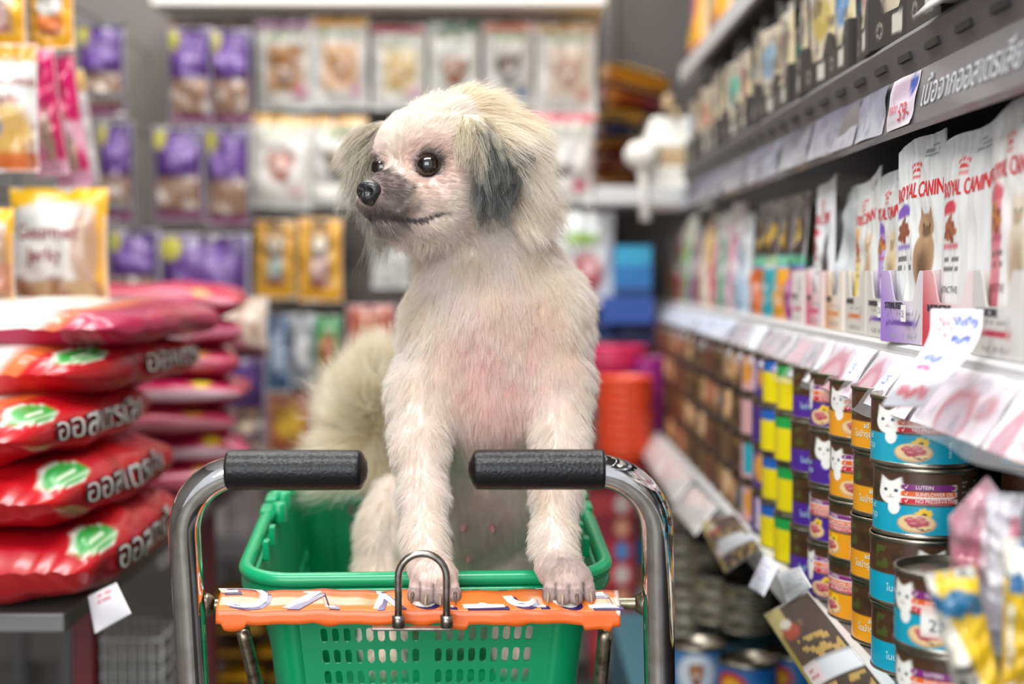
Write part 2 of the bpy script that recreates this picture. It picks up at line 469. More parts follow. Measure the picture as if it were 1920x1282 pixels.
def coat_colour(P, skin=False):
    n1 = noise3(P, 0.05, 1); n2 = noise3(P, 0.02, 2)
    C = np.tile(WHITE, (len(P), 1)); C = mix(C, CREAM, 0.28+0.25*n1)
    f, l, u = head_co(P); hd = is_head(P)
    if skin: C = mix(C, PINK, np.where(hd, 0.22, 0.42))
    # pink chest showing through
    for (px, py, d, r, a) in ((925, 800, 1.27, 0.05, 0.55), (1010, 600, 1.29, 0.03, 0.30), (930, 640, 1.27, 0.06, 0.28), (880, 690, 1.27, 0.05, 0.22), (1030, 670, 1.27, 0.05, 0.20), (900, 980, 1.36, 0.06, 0.40)):
        dd = np.linalg.norm((P-W(px, py, d))*np.array([1, 0.7, 0.75]), axis=1)
        C = mix(C, PINK, a*(1-sstep(0.3*r, r, dd))*(1+0.4*n2))
    # lower legs and paws slightly pink
    C = mix(C, PINK, 0.30*(1-sstep(0.86, 0.90, P[:, 2]))*(P[:, 1] < 1.25))
    # back and neck a shade warmer
    C = mix(C, H3('#f0e3cc'), (0.22+0.2*n1)*sstep(1.02, 1.10, P[:, 2])*(~hd))
    C = mix(C, H3('#e9dcb8'), 0.6*sstep(1.44, 1.50, P[:, 1]))
    # face
    pk = (1-sstep(0.006, 0.026, np.minimum(np.linalg.norm(P-EYES[0]-L_*0.0, axis=1), np.linalg.norm(P-EYES[1], axis=1))-0.012))*hd
    C = mix(C, H3('#d9a79c'), 0.42*pk)
    mz = hd*sstep(0.040, 0.062, f)*(1-sstep(-0.022, -0.010, u))
    C = mix(C, H3('#e6cdc2'), 0.5*mz)
    dn = np.linalg.norm((P-hp(0.090, 0.006, -0.035))*1.0, axis=1)
    C = mix(C, H3('#574543'), hd*0.90*(1-sstep(0.012+0.005*n2, 0.033+0.008*n2, dn)))
    br = hd*sstep(0.05, 0.072, f)*(1-sstep(0.003, 0.012, np.abs(l)))*(u > -0.04)*(1-sstep(-0.016, -0.008, u))
    C = mix(C, H3('#55494a'), 0.85*br)
    um = np.interp(f, [0.040, 0.050, 0.062, 0.080, 0.095, 0.105], [-0.0480, -0.0515, -0.0555, -0.0560, -0.0530, -0.0500])
    dm = np.abs(u-um+0.0008*n2)/(0.75+0.25*sstep(0.04, 0.08, f))
    C = mix(C, H3('#2a2223'), hd*0.95*(1-sstep(0.0010, 0.0024+0.0022*sstep(0.045, 0.08, f), dm))*sstep(0.040, 0.052, f))
    C = mix(C, H3('#6a5551'), 0.55*hd*sstep(0.066, 0.082, f)*(1-sstep(-0.050, -0.030, u+0.004*n2)))
    de = np.minimum(np.linalg.norm(P-EYES[0]-F_*0.003, axis=1), np.linalg.norm(P-EYES[1]-F_*0.003, axis=1))
    C = mix(C, H3('#3b2b2a'), 0.92*hd*(1-sstep(0.0125, 0.0170, de))*0.9)
    tx = np.min(np.abs(P[:, 0][:, None]-TOEX[None, :]), axis=1)
    C = mix(C, H3('#4a3a33'), 0.75*sstep(0.0040, 0.0056, tx)*(P[:, 2] < PAWZ+0.012)*(P[:, 1] < 1.158)*(P[:, 1] > 1.10))  # gaps between the toes darkened in the colour, standing in for shade
    if skin:
        tz = (P[:, 2] < PAWZ+0.006)*(P[:, 1] < 1.2)
        C = mix(C, H3('#5a4640'), 0.6*tz)
    return np.clip(C, 0, 1)

DOG = empty('dog', (float(W(920, 1110, 1.17)[0]), 1.165, PAWZ))
tag(DOG, 'small cream long-eared dog standing in green basket with front paws on cart bar', 'dog')
DL = np.array(DOG.location)
m_skin = colmat('dog_skin', 0.65, spec=0.25)
_pr(m_skin).inputs['Subsurface Weight'].default_value = 0.0
mb = MB(); mb.add(bv-DL, bf.tolist(), coat_colour(bv, True))
BODY = mb.build('body', m_skin, DOG)

# eyes, lids, nose, claws
m_eye = mat('dark_eye', '#120b08', 0.03, coat=1.0)
_nt = m_eye.node_tree
_tc = _nt.nodes.new('ShaderNodeAttribute'); _tc.attribute_name = 'Col'; _nt.links.new(_tc.outputs['Color'], _pr(m_eye).inputs['Base Color'])
for e, s_ in zip(EYES, (1, -1)):
    look = F_*0.93+L_*0.30*s_; look /= np.linalg.norm(look)
    mb = MB(); vv = []; n_ = 28; cc = []
    sd = np.cross(look, U_); sd /= np.linalg.norm(sd); up = np.cross(sd, look)
    for i in range(19):
        th = PI*i/18
        for j in range(n_):
            ph = 2*PI*j/n_
            vv.append(0.0114*(math.cos(th)*look+math.sin(th)*(math.cos(ph)*sd+math.sin(ph)*up)))
            cc.append(H3('#060404') if th < 0.42 else (H3('#1f1008') if th < 1.02 else (H3('#110a08') if th < 1.35 else H3('#6a544c'))))
    fc = [[i*n_+j, i*n_+(j+1) % n_, (i+1)*n_+(j+1) % n_, (i+1)*n_+j] for i in range(18) for j in range(n_)]
    mb.add(np.array(vv)+e+F_*0.0042-DL, fc, np.array(cc)); mb.build('eye', m_eye, DOG)
# nose: broad leather with two nostrils
mb = MB(); n_ = 40; vv = []
N0 = hp(0.0995, 0, -0.0335); 
for i in range(25):
    th = PI*i/24
    for j in range(n_):
        ph = 2*PI*j/n_
        f = math.cos(th); l = math.sin(th)*math.cos(ph); u = math.sin(th)*math.sin(ph)
        f = np.sign(f)*abs(f)**0.8
        r = np.array([f*0.0090, l*(0.0126 if u > -0.1 else 0.0126*(1-0.28*(-u))), u*0.0110])
        for sg in (1, -1):   # nostrils pressed in
            q = ((l*0.0118-sg*0.0052)/0.0030)**2+((u*0.0098+0.0008)/0.0026)**2
            if f > 0: r[0] -= 0.0040*math.exp(-q*0.8)
        if f > 0: r[0] -= 0.0014*math.exp(-(l/0.08)**2)*(1 if u < 0.3 else 0)
        vv.append(N0+F_*r[0]+L_*r[1]+U_*(r[2]+(0.0012*f)))
fc = [[i*n_+j, i*n_+(j+1) % n_, (i+1)*n_+(j+1) % n_, (i+1)*n_+j] for i in range(24) for j in range(n_)]
mb.add(np.array(vv)-DL, fc, '#1b1b1f')
M['nose'] = mat('wet_black_nose', '#19191d', 0.28, coat=0.6, bump=('cell', 900), bs=0.35)
mb.build('nose', 'nose', DOG)
m_claw = colmat('claw', 0.35, coat=0.3)
for i, e in enumerate(CLAWS):
    mb = MB(); sx = 0.12*(i % 4-1.5)
    pts = [e+np.array([sx*0.002, -0.001, 0.003]), e+np.array([sx*0.004, -0.0050, 0.0030]), e+np.array([sx*0.006, -0.0082, 0.0000]), e+np.array([sx*0.008, -0.0098, -0.0035])]
    q = spline(pts, 5); t = np.linspace(0, 1, len(q))
    mb.tube(q-DL, 0.0022*(1-t*0.8), '#b39a80' if i % 3 else '#6b5848', n=8); mb.build('claw', m_claw, DOG)
# teats on the belly
from mathutils.bvhtree import BVHTree
_bt = BVHTree.FromPolygons([Vector(p) for p in bv], bf.tolist())
for (px, py) in ((872, 984), (922, 986), (880, 1040)):
    o3 = Vector((0, 0, EYE)); dr = (Vector(W(px, py, 1.3))-o3).normalized(); hit = _bt.ray_cast(o3, dr)
    if hit[0] is None or hit[0].y < 1.30: continue
    c = np.array(hit[0]); n3 = np.array(hit[1]); n3 = n3 if n3[1] < 0 else -n3
    mb = MB(); mb.tube(np.array([c-n3*.003, c+n3*.004, c+n3*.0085, c+n3*.0100])-DL, [.0032, .0030, .0022, .0008], '#d99a94', n=12); mb.build('teat', m_skin, DOG)

# near ear and far ear: thin drooping leathers that carry the long hair
def ear(sgn):
    mb = MB(); nu, nv = 14, 20
    top = hp(0.013, 0.043*sgn, 0.036); 
    def S(U, V):
        wv = 0.010+0.026*np.sin(np.clip(V*1.08, 0, 1)*PI)**0.7
        out = []
        for u, v, w in zip(U, V, wv):
            a = u*2*PI
            drop = v*0.070
            outw = 0.026*math.sin(min(v*1.5, 1)*PI/2)-0.004*v
            p = top+L_*sgn*outw-U_*(drop*(0.35+0.65*v)+0.0)-F_*0.004*v
            out.append(p+F_*w*math.cos(a)+L_*sgn*0.0035*math.sin(a)*(1 if v < 0.97 else 0.3))
        return np.array(out)-DL
    mb.grid(S, 16, nv, col='#cdbfae', closed=True)
    o = mb.build('ear', m_skin, DOG)
    return o
EARS = [ear(1), ear(-1)]
tag(EARS[0], 'near drooping ear with long cream and charcoal hair')

# ------------------------------------------------------------- hair
m_hair = bpy.data.materials.new('dog_hair'); m_hair.use_nodes = True
nt = m_hair.node_tree; nt.nodes.clear()
out = nt.nodes.new('ShaderNodeOutputMaterial'); at = nt.nodes.new('ShaderNodeAttribute'); at.attribute_name = 'Col'
df = nt.nodes.new('ShaderNodeBsdfDiffuse'); tr = nt.nodes.new('ShaderNodeBsdfTranslucent'); hr = nt.nodes.new('ShaderNodeBsdfHair')
hr.component = 'Reflection'; hr.inputs['RoughnessU'].default_value = 0.35; hr.inputs['RoughnessV'].default_value = 0.6
hr.inputs['Color'].default_value = (0.55, 0.55, 0.55, 1)
m1 = nt.nodes.new('ShaderNodeMixShader'); m1.inputs[0].default_value = 0.48
m2 = nt.nodes.new('ShaderNodeMixShader'); m2.inputs[0].default_value = 0.12
for s_ in (df, tr): nt.links.new(at.outputs['Color'], s_.inputs['Color'])
nt.links.new(df.outputs[0], m1.inputs[1]); nt.links.new(tr.outputs[0], m1.inputs[2])
nt.links.new(m1.outputs[0], m2.inputs[1]); nt.links.new(hr.outputs[0], m2.inputs[2]); nt.links.new(m2.outputs[0], out.inputs[0])

def scatter(V, Fq, n, weight=None, seed=1):
    r = np.random.default_rng(seed)
    Fq = np.asarray(Fq); T = np.concatenate([Fq[:, [0, 1, 2]], Fq[:, [0, 2, 3]]])
    a, b, c = V[T[:, 0]], V[T[:, 1]], V[T[:, 2]]
    nr = np.cross(b-a, c-a); ar = np.linalg.norm(nr, axis=1); 
    cen = (a+b+c)/3
    w = ar*(weight(cen) if weight is not None else 1.0)
    # smooth vertex normals
    vn = np.zeros_like(V)
    for k in range(3): 
        for j in range(3): vn[:, j] += np.bincount(T[:, k], nr[:, j], minlength=len(V))
    vn /= np.linalg.norm(vn, axis=1)[:, None]+1e-12
    i = r.choice(len(T), n, p=w/w.sum())
    u = r.random(n); v = r.random(n); m = u+v > 1; u[m] = 1-u[m]; v[m] = 1-v[m]
    P = a[i]+u[:, None]*(b-a)[i]+v[:, None]*(c-a)[i]
    N = vn[T[i, 0]]*(1-u-v)[:, None]+vn[T[i, 1]]*u[:, None]+vn[T[i, 2]]*v[:, None]
    N /= np.linalg.norm(N, axis=1)[:, None]+1e-12
    return P, N
def nrm(a): return a/(np.linalg.norm(a, axis=1)[:, None]+1e-12)
def hair(name, P, N, flow, length, lift, C, Ctip=None, rad=0.00011, clump=0.5, cell=0.006, npt=6, droop=0.25, wave=0.15, seed=3, parent=None):
    r = np.random.default_rng(seed); n = len(P)
    T = flow-(flow*N).sum(1)[:, None]*N; T = nrm(T)
    ln = length*(0.65+0.6*r.random(n))
    lift = lift*(0.7+0.6*r.random(n))
    D = nrm(N*lift[:, None]+T*(1-lift)[:, None]+0.10*r.normal(size=(n, 3)))
    # slow swirl so the coat breaks into locks
    sw = np.stack([noise3(P, 0.018, 3), noise3(P, 0.018, 4), noise3(P, 0.022, 5)], 1)*0.28+np.stack([noise3(P, 0.007, 0), noise3(P, 0.007, 1), noise3(P, 0.006, 2)], 1)*0.24
    D = nrm(D+sw)
    K = np.floor(P/cell).astype(np.int64); hs = (K[:, 0]*73856093) ^ (K[:, 1]*19349663) ^ (K[:, 2]*83492791)
    _, inv = np.unique(hs, return_inverse=True)
    cnt = np.bincount(inv)[:, None]
    def mean(a): return (np.stack([np.bincount(inv, a[:, j]) for j in range(3)], 1)/cnt)[inv]
    cP = mean(P); cD = mean(D)
    s = np.linspace(0, 1, npt)
    tip = (T*0.5-N*0.15-np.array([0, 0, 1.0])*droop)
    ctip = mean(tip)
    pts = np.zeros((n, npt, 3))
    for j, t in enumerate(s):
        own = P+ln[:, None]*(D*t+tip*t*t*0.45)
        grp = cP+ln[:, None]*(cD*t+ctip*t*t*0.45)
        w = clump*t**1.3
        pts[:, j] = own*(1-w)+grp*w
    if wave: 
        ph = r.random(n)*6.28
        pts += (np.sin(s[None, :]*5+ph[:, None])*s[None, :]*wave*ln[:, None]*0.12)[:, :, None]*nrm(np.cross(D, N))[:, None, :]
    cu = bpy.data.hair_curves.new(name); cu.add_curves([npt]*n)
    cu.attributes['position'].data.foreach_set('vector', (pts-DL).astype(np.float32).ravel())
    ra = (rad*(1-0.75*s**2))[None, :].repeat(n, 0)
    a = cu.attributes.get('radius') or cu.attributes.new('radius', 'FLOAT', 'POINT')
    a.data.foreach_set('value', ra.astype(np.float32).ravel())
    if Ctip is None: Ctip = C
    C = C*(0.95+0.18*r.random(n))[:, None]; tt = (s**1.2)[None, :, None]
    CC = np.clip(C[:, None, :]*(1-tt)+Ctip[:, None, :]*tt, 0, 1)
    a = cu.attributes.new('Col', 'FLOAT_COLOR', 'POINT')
    a.data.foreach_set('color', np.concatenate([CC, np.ones((n, npt, 1))], 2).astype(np.float32).ravel())
    cu.materials.append(m_hair)
    o = bpy.data.objects.new(name, cu); COL.objects.link(o); o.parent = parent or DOG
    return o
def body_w(P):
    f, l, u = head_co(P); hd = is_head(P)
    w = np.ones(len(P))
    w[hd] = 2.6
    w[P[:, 1] > 1.42] = 0.6
    dn = np.linalg.norm(P-N0, axis=1); w[dn < 0.013] = 0
    for e, s_ in zip(EYES, (1, -1)): w[np.linalg.norm(P-e-F_*0.008, axis=1) < 0.0120] = 0
    w[(P[:, 2] < PAWZ+0.004) & (P[:, 1] < 1.2)] = 0.0
    w[(P[:, 2] < 0.90) & (P[:, 1] < 1.23)] *= 1.4
    w[(P[:, 2] < 0.74)] = 0.05
    return w
NH = 330000
P, N = scatter(bv, bf, NH, body_w)
f, l, u = head_co(P); hd = is_head(P)
flow = np.tile(np.array([0, 0.15, -1.0]), (len(P), 1))
away = nrm(P-hp(0.100, 0, -0.03)); flow[hd] = away[hd]
bd = hd & (f < 0.03)
flow[bd] = away[bd]+np.array([0, 0, -0.5])
ln = np.full(len(P), 0.0105)
neck = (~hd) & (P[:, 2] > 1.03); ln[neck] = 0.014
leg = (P[:, 1] < 1.30) & (P[:, 2] < 0.98); ln[leg] = 0.0085
ln[(P[:, 2] < 0.885) & (P[:, 1] < 1.23)] = 0.0045
ln[(P[:, 2] < PAWZ+0.018) & (P[:, 1] < 1.2)] = 0.0032
ln[hd] = 0.0075
mzm = hd & (f > 0.045) & (u < -0.004); ln[mzm] = 0.0035
ln[hd & (f > 0.045) & (u < -0.058)] = 0.008
ln[hd & (f < 0.02)] = 0.014
crown = hd & (u > 0.02) & (f < 0.03); ln[crown] = 0.016
lift = np.full(len(P), 0.36); lift[mzm] = 0.22; lift[hd & ~mzm] = 0.30; lift[crown] = 0.40
lift[(P[:, 2] < PAWZ+0.03) & (P[:, 1] < 1.2)] = 0.12
C = coat_colour(P)
tip = mix(C, WHITE, 0.35*np.ones(len(P))*(C.mean(1) > 0.3))
hair('fur', P, N, flow, ln, lift, C, tip, rad=0.00012, clump=0.38, cell=0.0048, seed=5)

# tail plume
me = [p for p in TAIL]
TA = np.array(TAIL)
dt = np.min(np.linalg.norm(bv[:, None, :]-TA[None, 12:, :], axis=2), axis=1) if len(bv) < 400000 else None
tf = bf[(dt[bf] < 0.024).all(1)]
P, N = scatter(bv, tf, 16000, seed=9)
flow = np.tile(np.array([-0.35, 0.0, 0.75]), (len(P), 1))+nrm(P-np.mean(TA[12:], 0))*0.9
ln = 0.052+0.018*noise3(P, 0.05, 2)
C = mix(np.tile(H3('#efe3c4'), (len(P), 1)), H3('#faf4e2'), 0.5+0.5*noise3(P, 0.03, 1))
hair('tail_plume', P, N, flow, ln, np.full(len(P), 0.45), C, mix(C, WHITE, np.full(len(P), 0.4)), rad=0.0002, clump=0.65, cell=0.011, npt=8, droop=0.05, wave=0.7, seed=11)

# long hair of the ears
def ear_hair(o, sgn, n, seed):
    me = o.data; V = np.array([list(v.co) for v in me.vertices])+DL; Fq = np.array([list(p.vertices) for p in me.polygons])
    P, N = scatter(V, Fq, n, weight=lambda c: np.where((c-HD)@U_ > -0.01, 1.5, 0.8), seed=seed)
    f, l, u = head_co(P)
    r = np.random.default_rng(seed); n_ = len(P)
    top = u > 0.018
    flow = np.tile(np.array([0, 0, -1.0]), (n_, 1))+L_*sgn*0.12+F_*(f*9+0.05)[:, None]
    ln = np.where(top, 0.030, 0.030)*(0.85+0.3*noise3(P, 0.02, 4))*(1.0 if sgn > 0 else 1.5)
    g = (1-sstep(0.018, 0.040, u+0.012*noise3(P, 0.03, 2)))*(1.0 if sgn > 0 else 0.5)*(1-sstep(0.030, 0.042, f*1.0+0.006*noise3(P, 0.02, 1)-0.004))*sstep(-0.030, -0.020, f)
    C = mix(mix(np.tile(H3('#e2d7bd' if sgn > 0 else '#f3ecdc'), (n_, 1)), H3('#cdb992' if sgn > 0 else '#e2d6ba'), 0.5+0.5*noise3(P, 0.03, 0)), H3('#707577'), g*0.95)
    pale = (r.random(n_) < 0.16)|((noise3(P, 0.02, 5) > 0.45)&(u > 0)); C[pale] = mix(C[pale], H3('#e9e2cf'), np.full(pale.sum(), 0.75))
    dk = (noise3(P, 0.014, 3) > 0.35)&(~pale); C[dk] *= 0.72
    tip = mix(C, H3('#8d8d88'), np.full(n_, 0.30)); lg = u < -0.02
    tip[top] = mix(C[top], H3('#ded8c4'), np.full(top.sum(), 0.6))
    hair('ear_hair', P, N, flow, ln, np.full(n_, 0.28), C, tip, rad=0.00017, clump=0.72, cell=0.009, npt=9, droop=0.35, wave=0.5, seed=seed, parent=None)
ear_hair(EARS[0], 1, 20000, 21); ear_hair(EARS[1], -1, 13000, 22)
# ruff: long hair from crown and back of the head falling behind the near ear
sel = is_head(bv)
ff, ll, uu = head_co(bv)
selv = (ff < 0.012) & (uu > -0.055) & (np.linalg.norm(bv-HD, axis=1) < 0.085) & ((uu > 0.0) | (ff < -0.015))
tf = bf[selv[bf].all(1)]
P, N = scatter(bv, tf, 26000, seed=31)
f, l, u = head_co(P)
flow = np.array([0, 0, -0.85])+nrm(P-HD)*0.5-F_*0.5
flow = flow*np.ones((len(P), 1))
ln = 0.026+0.011*noise3(P, 0.03, 2)+0.007*(f < -0.02)
C = mix(np.tile(H3('#fbf5e8'), (len(P), 1)), H3('#e2cda2'), 0.55*sstep(0.015, 0.045, u+0.01*noise3(P, 0.02, 3))*sstep(-0.01, 0.02, l)+0.12*(1+noise3(P, 0.02, 5)))
hair('head_hair', P, N, flow, ln, np.full(len(P), 0.55), C, mix(C, H3('#fffaf0'), np.full(len(P), 0.5)), rad=0.00017, clump=0.65, cell=0.009, npt=8, droop=0.35, wave=0.6, seed=33)
# a few whiskers
wp = []
# ================================================================= the trolley
TR = empty('shopping_trolley', (-0.07, 1.35, 0.0))
tag(TR, 'chrome shopping trolley with black rubber grips facing the camera', 'trolley')
TL = np.array(TR.location)
def trolley_tube(sgn):
    # upright, bend and grip bar as one bent tube
    if sgn < 0:
        a, g0 = W(363, 1282, 1.17), W(440, 881, 1.115); xo = W(347, 960, 1.13)[0]; inner = W(668, 881, 1.112)
    else:
        a, g0 = W(1237, 1282, 1.17), W(1130, 881, 1.115); xo = W(1232, 960, 1.13)[0]; inner = W(900, 881, 1.112)
    zt = g0[2]; R = 0.052
    sl = np.array([0, 0.18, -1.0]); cx = xo+(R if sgn < 0 else -R)
    pts = [inner, (inner+g0)/2, np.array([cx, 1.115, zt])]
    for t in np.linspace(0.12, 1, 12)*PI/2:
        pts.append(np.array([cx+(-R if sgn < 0 else R)*math.sin(t), 1.115+0.012*(1-math.cos(t)), zt-R*(1-math.cos(t))]))
    e = pts[-1]
    foot = np.array([a[0], 0, 0.12]); foot[1] = e[1]+(e[2]-0.12)*0.20
    mid = a.copy()
    pts += [e+(mid-e)*t for t in (0.2, 0.5, 1.0)]+[mid+(foot-mid)*t for t in (0.3, 0.7, 1.0)]
    mb = MB(); mb.tube(np.array(pts)-TL, 0.0128, n=28); o = mb.build('handle_tube', 'chrome', TR)
    return inner, g0, mid, foot, e
tl = trolley_tube(-1); tr_ = trolley_tube(1)
def grip(x0, x1, d, y, closed_left):
    p0 = W(x0, y, d); p1 = W(x1, y, d); L = abs(p1[0]-p0[0])
    mb = MB(); n = 48; k = 40; prof = []
    for i in range(k+1):
        t = i/k; r = 0.01565
        prof.append((r+0.0003*math.sin(t*PI), t*L))
    prof = [(0.0, -0.0055), (0.007, -0.0045), (0.0135, -0.0012)]+[(0.0150, 0.0)]+prof[1:-1]+[(0.0158, L-0.002), (0.0135, L), (0.012, L)]
    V = []; 
    for r, z in prof:
        for j in range(n):
            t = 2*PI*j/n; V.append((z, r*math.cos(t), r*math.sin(t)))
    F = [[i*n+j, (i+1)*n+j, (i+1)*n+(j+1) % n, i*n+(j+1) % n] for i in range(len(prof)-1) for j in range(n)]
    V = np.array(V)
    if not closed_left: V[:, 0] = L-V[:, 0]; F = [f[::-1] for f in F]
    mb.add(V+p0-TL, F); return mb.build('grip', 'grip', TR)
grip(425, 677, 1.113, 881, False); grip(890, 1134, 1.113, 880, True)
# cross bar with its two worn welded ends
cb0, cb1 = W(372, 1134, 1.166), W(1222, 1131, 1.166)
mb = MB(); mb.tube([cb0-TL, cb0-TL+[0.012, 0, 0], cb1-TL-[0.012, 0, 0], cb1-TL], [0.0065, 0.0050, 0.0050, 0.0065], n=16)
tag(mb.build('cross_bar', 'worn', TR), 'worn brassy cross bar')
for c_ in (cb0, cb1):
    mb = MB(); s_ = 1 if c_ is cb0 else -1
    q = np.array([c_+np.array([s_*x, 0, 0]) for x in (0.006, 0.009, 0.012, 0.014)])
    mb.tube(q-TL, [0.0105, 0.0095, 0.0075, 0.0060], n=16); mb.build('weld_collar', 'worn', TR)
# steel loop standing on the bar
lp = []
xl, xr = W(748, 1150, 1.13)[0], W(838, 1150, 1.13)[0]; zb = 0.843; yc = 1.1245
zt = W(793, 1035, 1.13)[2]; rr = (xr-xl)/2
lp.append([xl, yc, zb-0.004]); lp.append([xl, yc, zb+0.02])
for t in np.linspace(0, PI, 15): lp.append([(xl+xr)/2-rr*math.cos(t), yc, zt-rr+rr*math.sin(t)])
lp.append([xr, yc, zb+0.02]); lp.append([xr, yc, zb-0.004])
mb = MB(); mb.tube(np.array(lp)-TL, 0.0030, n=14)
for x in (xl, xr):
    mb.tube(np.array([[x, yc, zb-0.006], [x, yc, zb+0.003]])-TL, 0.0052, n=14)
tag(mb.build('wire_loop', 'steel', TR), 'upright steel wire loop')
mb = MB(); p0 = np.array([xl-0.022, yc+0.001, zb-0.010]); p1 = np.array([xr+0.004, yc+0.010, zb-0.0075])
mb.box(tuple(p0-TL), tuple(p1-TL)); bevel(mb.build('bracket_plate', 'steel', TR), 0.001)
# braces, frame and casters lower down
for (a, b) in ((W(455, 1180, 1.19), W(492, 1330, 1.215)), (W(1135, 1180, 1.19), W(1122, 1330, 1.215))):
    mb = MB(); mb.tube(spline([a-TL, (a+b)/2-TL, b-TL], 4), 0.0062, n=12); mb.build('brace', 'worn', TR)
fr = []
for s_, q in ((-1, tl[3]), (1, tr_[3])):
    mb = MB(); y0 = q[1]
    mb.tube(np.array([[q[0], y0, 0.12], [q[0], y0+0.02, 0.105], [q[0]-0.0*s_, y0+0.45, 0.105]])-TL, 0.0128, n=16)
    mb.build('lower_rail', 'chrome', TR)
    for yy in (y0+0.02, y0+0.42):
        w = MB(); c = np.array([q[0], yy, 0.045])-TL
        V = []; n = 24
        prof = [(0.0, -0.011), (0.040, -0.011), (0.045, -0.006), (0.045, 0.006), (0.040, 0.011), (0.0, 0.011)]
        for r, z in prof:
            for j in range(n):
                t = 2*PI*j/n; V.append((c[0]+z, c[1]+r*math.cos(t), c[2]+r*math.sin(t)))
        w.add(V, [[i*n+j, (i+1)*n+j, (i+1)*n+(j+1) % n, i*n+(j+1) % n] for i in range(5) for j in range(n)])
        w.box(tuple(c+[-0.016, -0.008, 0.0]), tuple(c+[-0.013, 0.008, 0.062])); w.box(tuple(c+[0.013, -0.008, 0.0]), tuple(c+[0.016, 0.008, 0.062]))
        w.box(tuple(c+[-0.016, -0.01, 0.058]), tuple(c+[0.016, 0.01, 0.062]))
        w.build('caster', 'black', TR)
# shelf frame that carries the basket
BX0, BX1 = -0.215, 0.075
for z in (0.585,):
    mb = MB(); y0 = 1.245; y1 = 1.68
    mb.tube(np.array([[BX0, y0, z], [BX0, y1, z], [BX1, y1, z], [BX1, y0, z]])-TL, 0.006, n=10, closed=True)
    for k in range(7):
        x = BX0+(BX1-BX0)*(k+1)/8; mb.tube(np.array([[x, y0, z], [x, y1, z]])-TL, 0.0025, n=8)
    for x, q in ((BX0, tl[3]), (BX1, tr_[3])):
        yy = 1.13+(0.95-z)*0.2
        mb.tube(np.array([[x, y0+0.02, z], [q[0], yy, z]])-TL, 0.006, n=10)
        mb.tube(np.array([[x, y1, z], [q[0], tl[3][1]+0.43, 0.115]])-TL, 0.006, n=10)
    mb.build('basket_rack', 'worn', TR)

# orange printed card taped over the bar, seen upside down
mb = MB()
x0, x1 = W(405, 1150, 1.143)[0], W(1163, 1150, 1.143)[0]
yb, yf = 1.180, 1.1420; zt = 0.8460
def sheet_y(xx): return 0.0006*np.sin(xx*70)+0.0004*np.sin(xx*190)
S_prof = [(yb, zt+0.0040), (1.172, 0.8562), (1.166, 0.8572), (1.160, 0.8562), (yf+0.001, zt+0.0004), (yf, zt-0.0012), (yf-0.001, zt-0.011), (yf+0.0035, zt-0.0120)]
def top_z(Y): return np.interp(Y, [p[0] for p in S_prof[4::-1]], [p[1] for p in S_prof[4::-1]])
def Sfun(U, V):
    k = V*(len(S_prof)-1); i = np.clip(k.astype(int), 0, len(S_prof)-2); t = k-i; pr = np.array(S_prof)
    P = pr[i]*(1-t)[:, None]+pr[i+1]*t[:, None]
    X = x0+(x1-x0)*U
    tear = 0.004*np.clip(np.sin(U*40)*np.sin(U*13+1)-0.3, 0, 1)*(V > 0.9)
    X2 = X+np.where(V < 0.15, 0.006*np.where(U < 0.02, 1, 0), 0)
    low = (V > 0.8)*0.004*((np.abs(U-0.045) < 0.03)*1.0+(np.abs(U-0.945) < 0.035)+(np.abs(U-0.60) < 0.02))
    return np.stack([X2, P[:, 0]+sheet_y(X)*0.5, P[:, 1]+sheet_y(X)-tear-low], 1)
def Spaint(U, V):
    C = np.tile(H3('#e8640f'), (len(U), 1))
    wht = sstep(0.988, 0.992, U)*(V < 0.75); C = mix(C, H3('#f1efe9'), wht)
    C = mix(C, H3('#f7a04a'), 0.35*((V > 0.35) & (V < 0.6)))
    return C
mb.grid(Sfun, 160, 21, paint=Spaint, flip=True)
# hand-cut letters, upside down and running right to left, white with a violet shadow
def flipped(txt, xa, xb):
    """one upside-down word between xa and xb on the card's top"""
    v, f = text_tris(txt); v = v.copy(); v[:, 0] -= v[:, 0].min(); sc = (xb-xa)/v[:, 0].max()
    yy = v[:, 1]-v[:, 1].min(); h = (1.1745-yf-0.002)/yy.max()
    for (dx, dy, dz, c) in ((0.0035, -0.0020, 0.0009, '#3a2466'), (0, 0, 0.0014, '#f3f1ea')):
        X = xb-v[:, 0]*sc+dx+(0.012*(yy/yy.max()-0.5)); Y = 1.1745-yy*h*1.0+dy
        P = np.stack([X, Y, top_z(Y)+dz*0.7+sheet_y(X)], 1); mb.add(P, f, c, 0, False)
pxx = lambda p: float(W(p, 1138, 1.165)[0])
flipped('K', pxx(510), pxx(622)); flipped('G', pxx(418), pxx(505))
flipped('x', pxx(690), pxx(745)); flipped('r', pxx(765), pxx(840)); flipped('T', pxx(858), pxx(935)); flipped('n', pxx(940), pxx(1010)); flipped('a', pxx(1015), pxx(1075)); flipped('F', pxx(1090), pxx(1145))
M['card'] = colmat('taped_card', 0.35, coat=0.4)
SIGN = mb.build('printed_card', 'card', center=True); solid(SIGN, 0.0006, -1)
tag(SIGN, 'creased orange card with white letters taped over the trolley cross bar', 'sign')

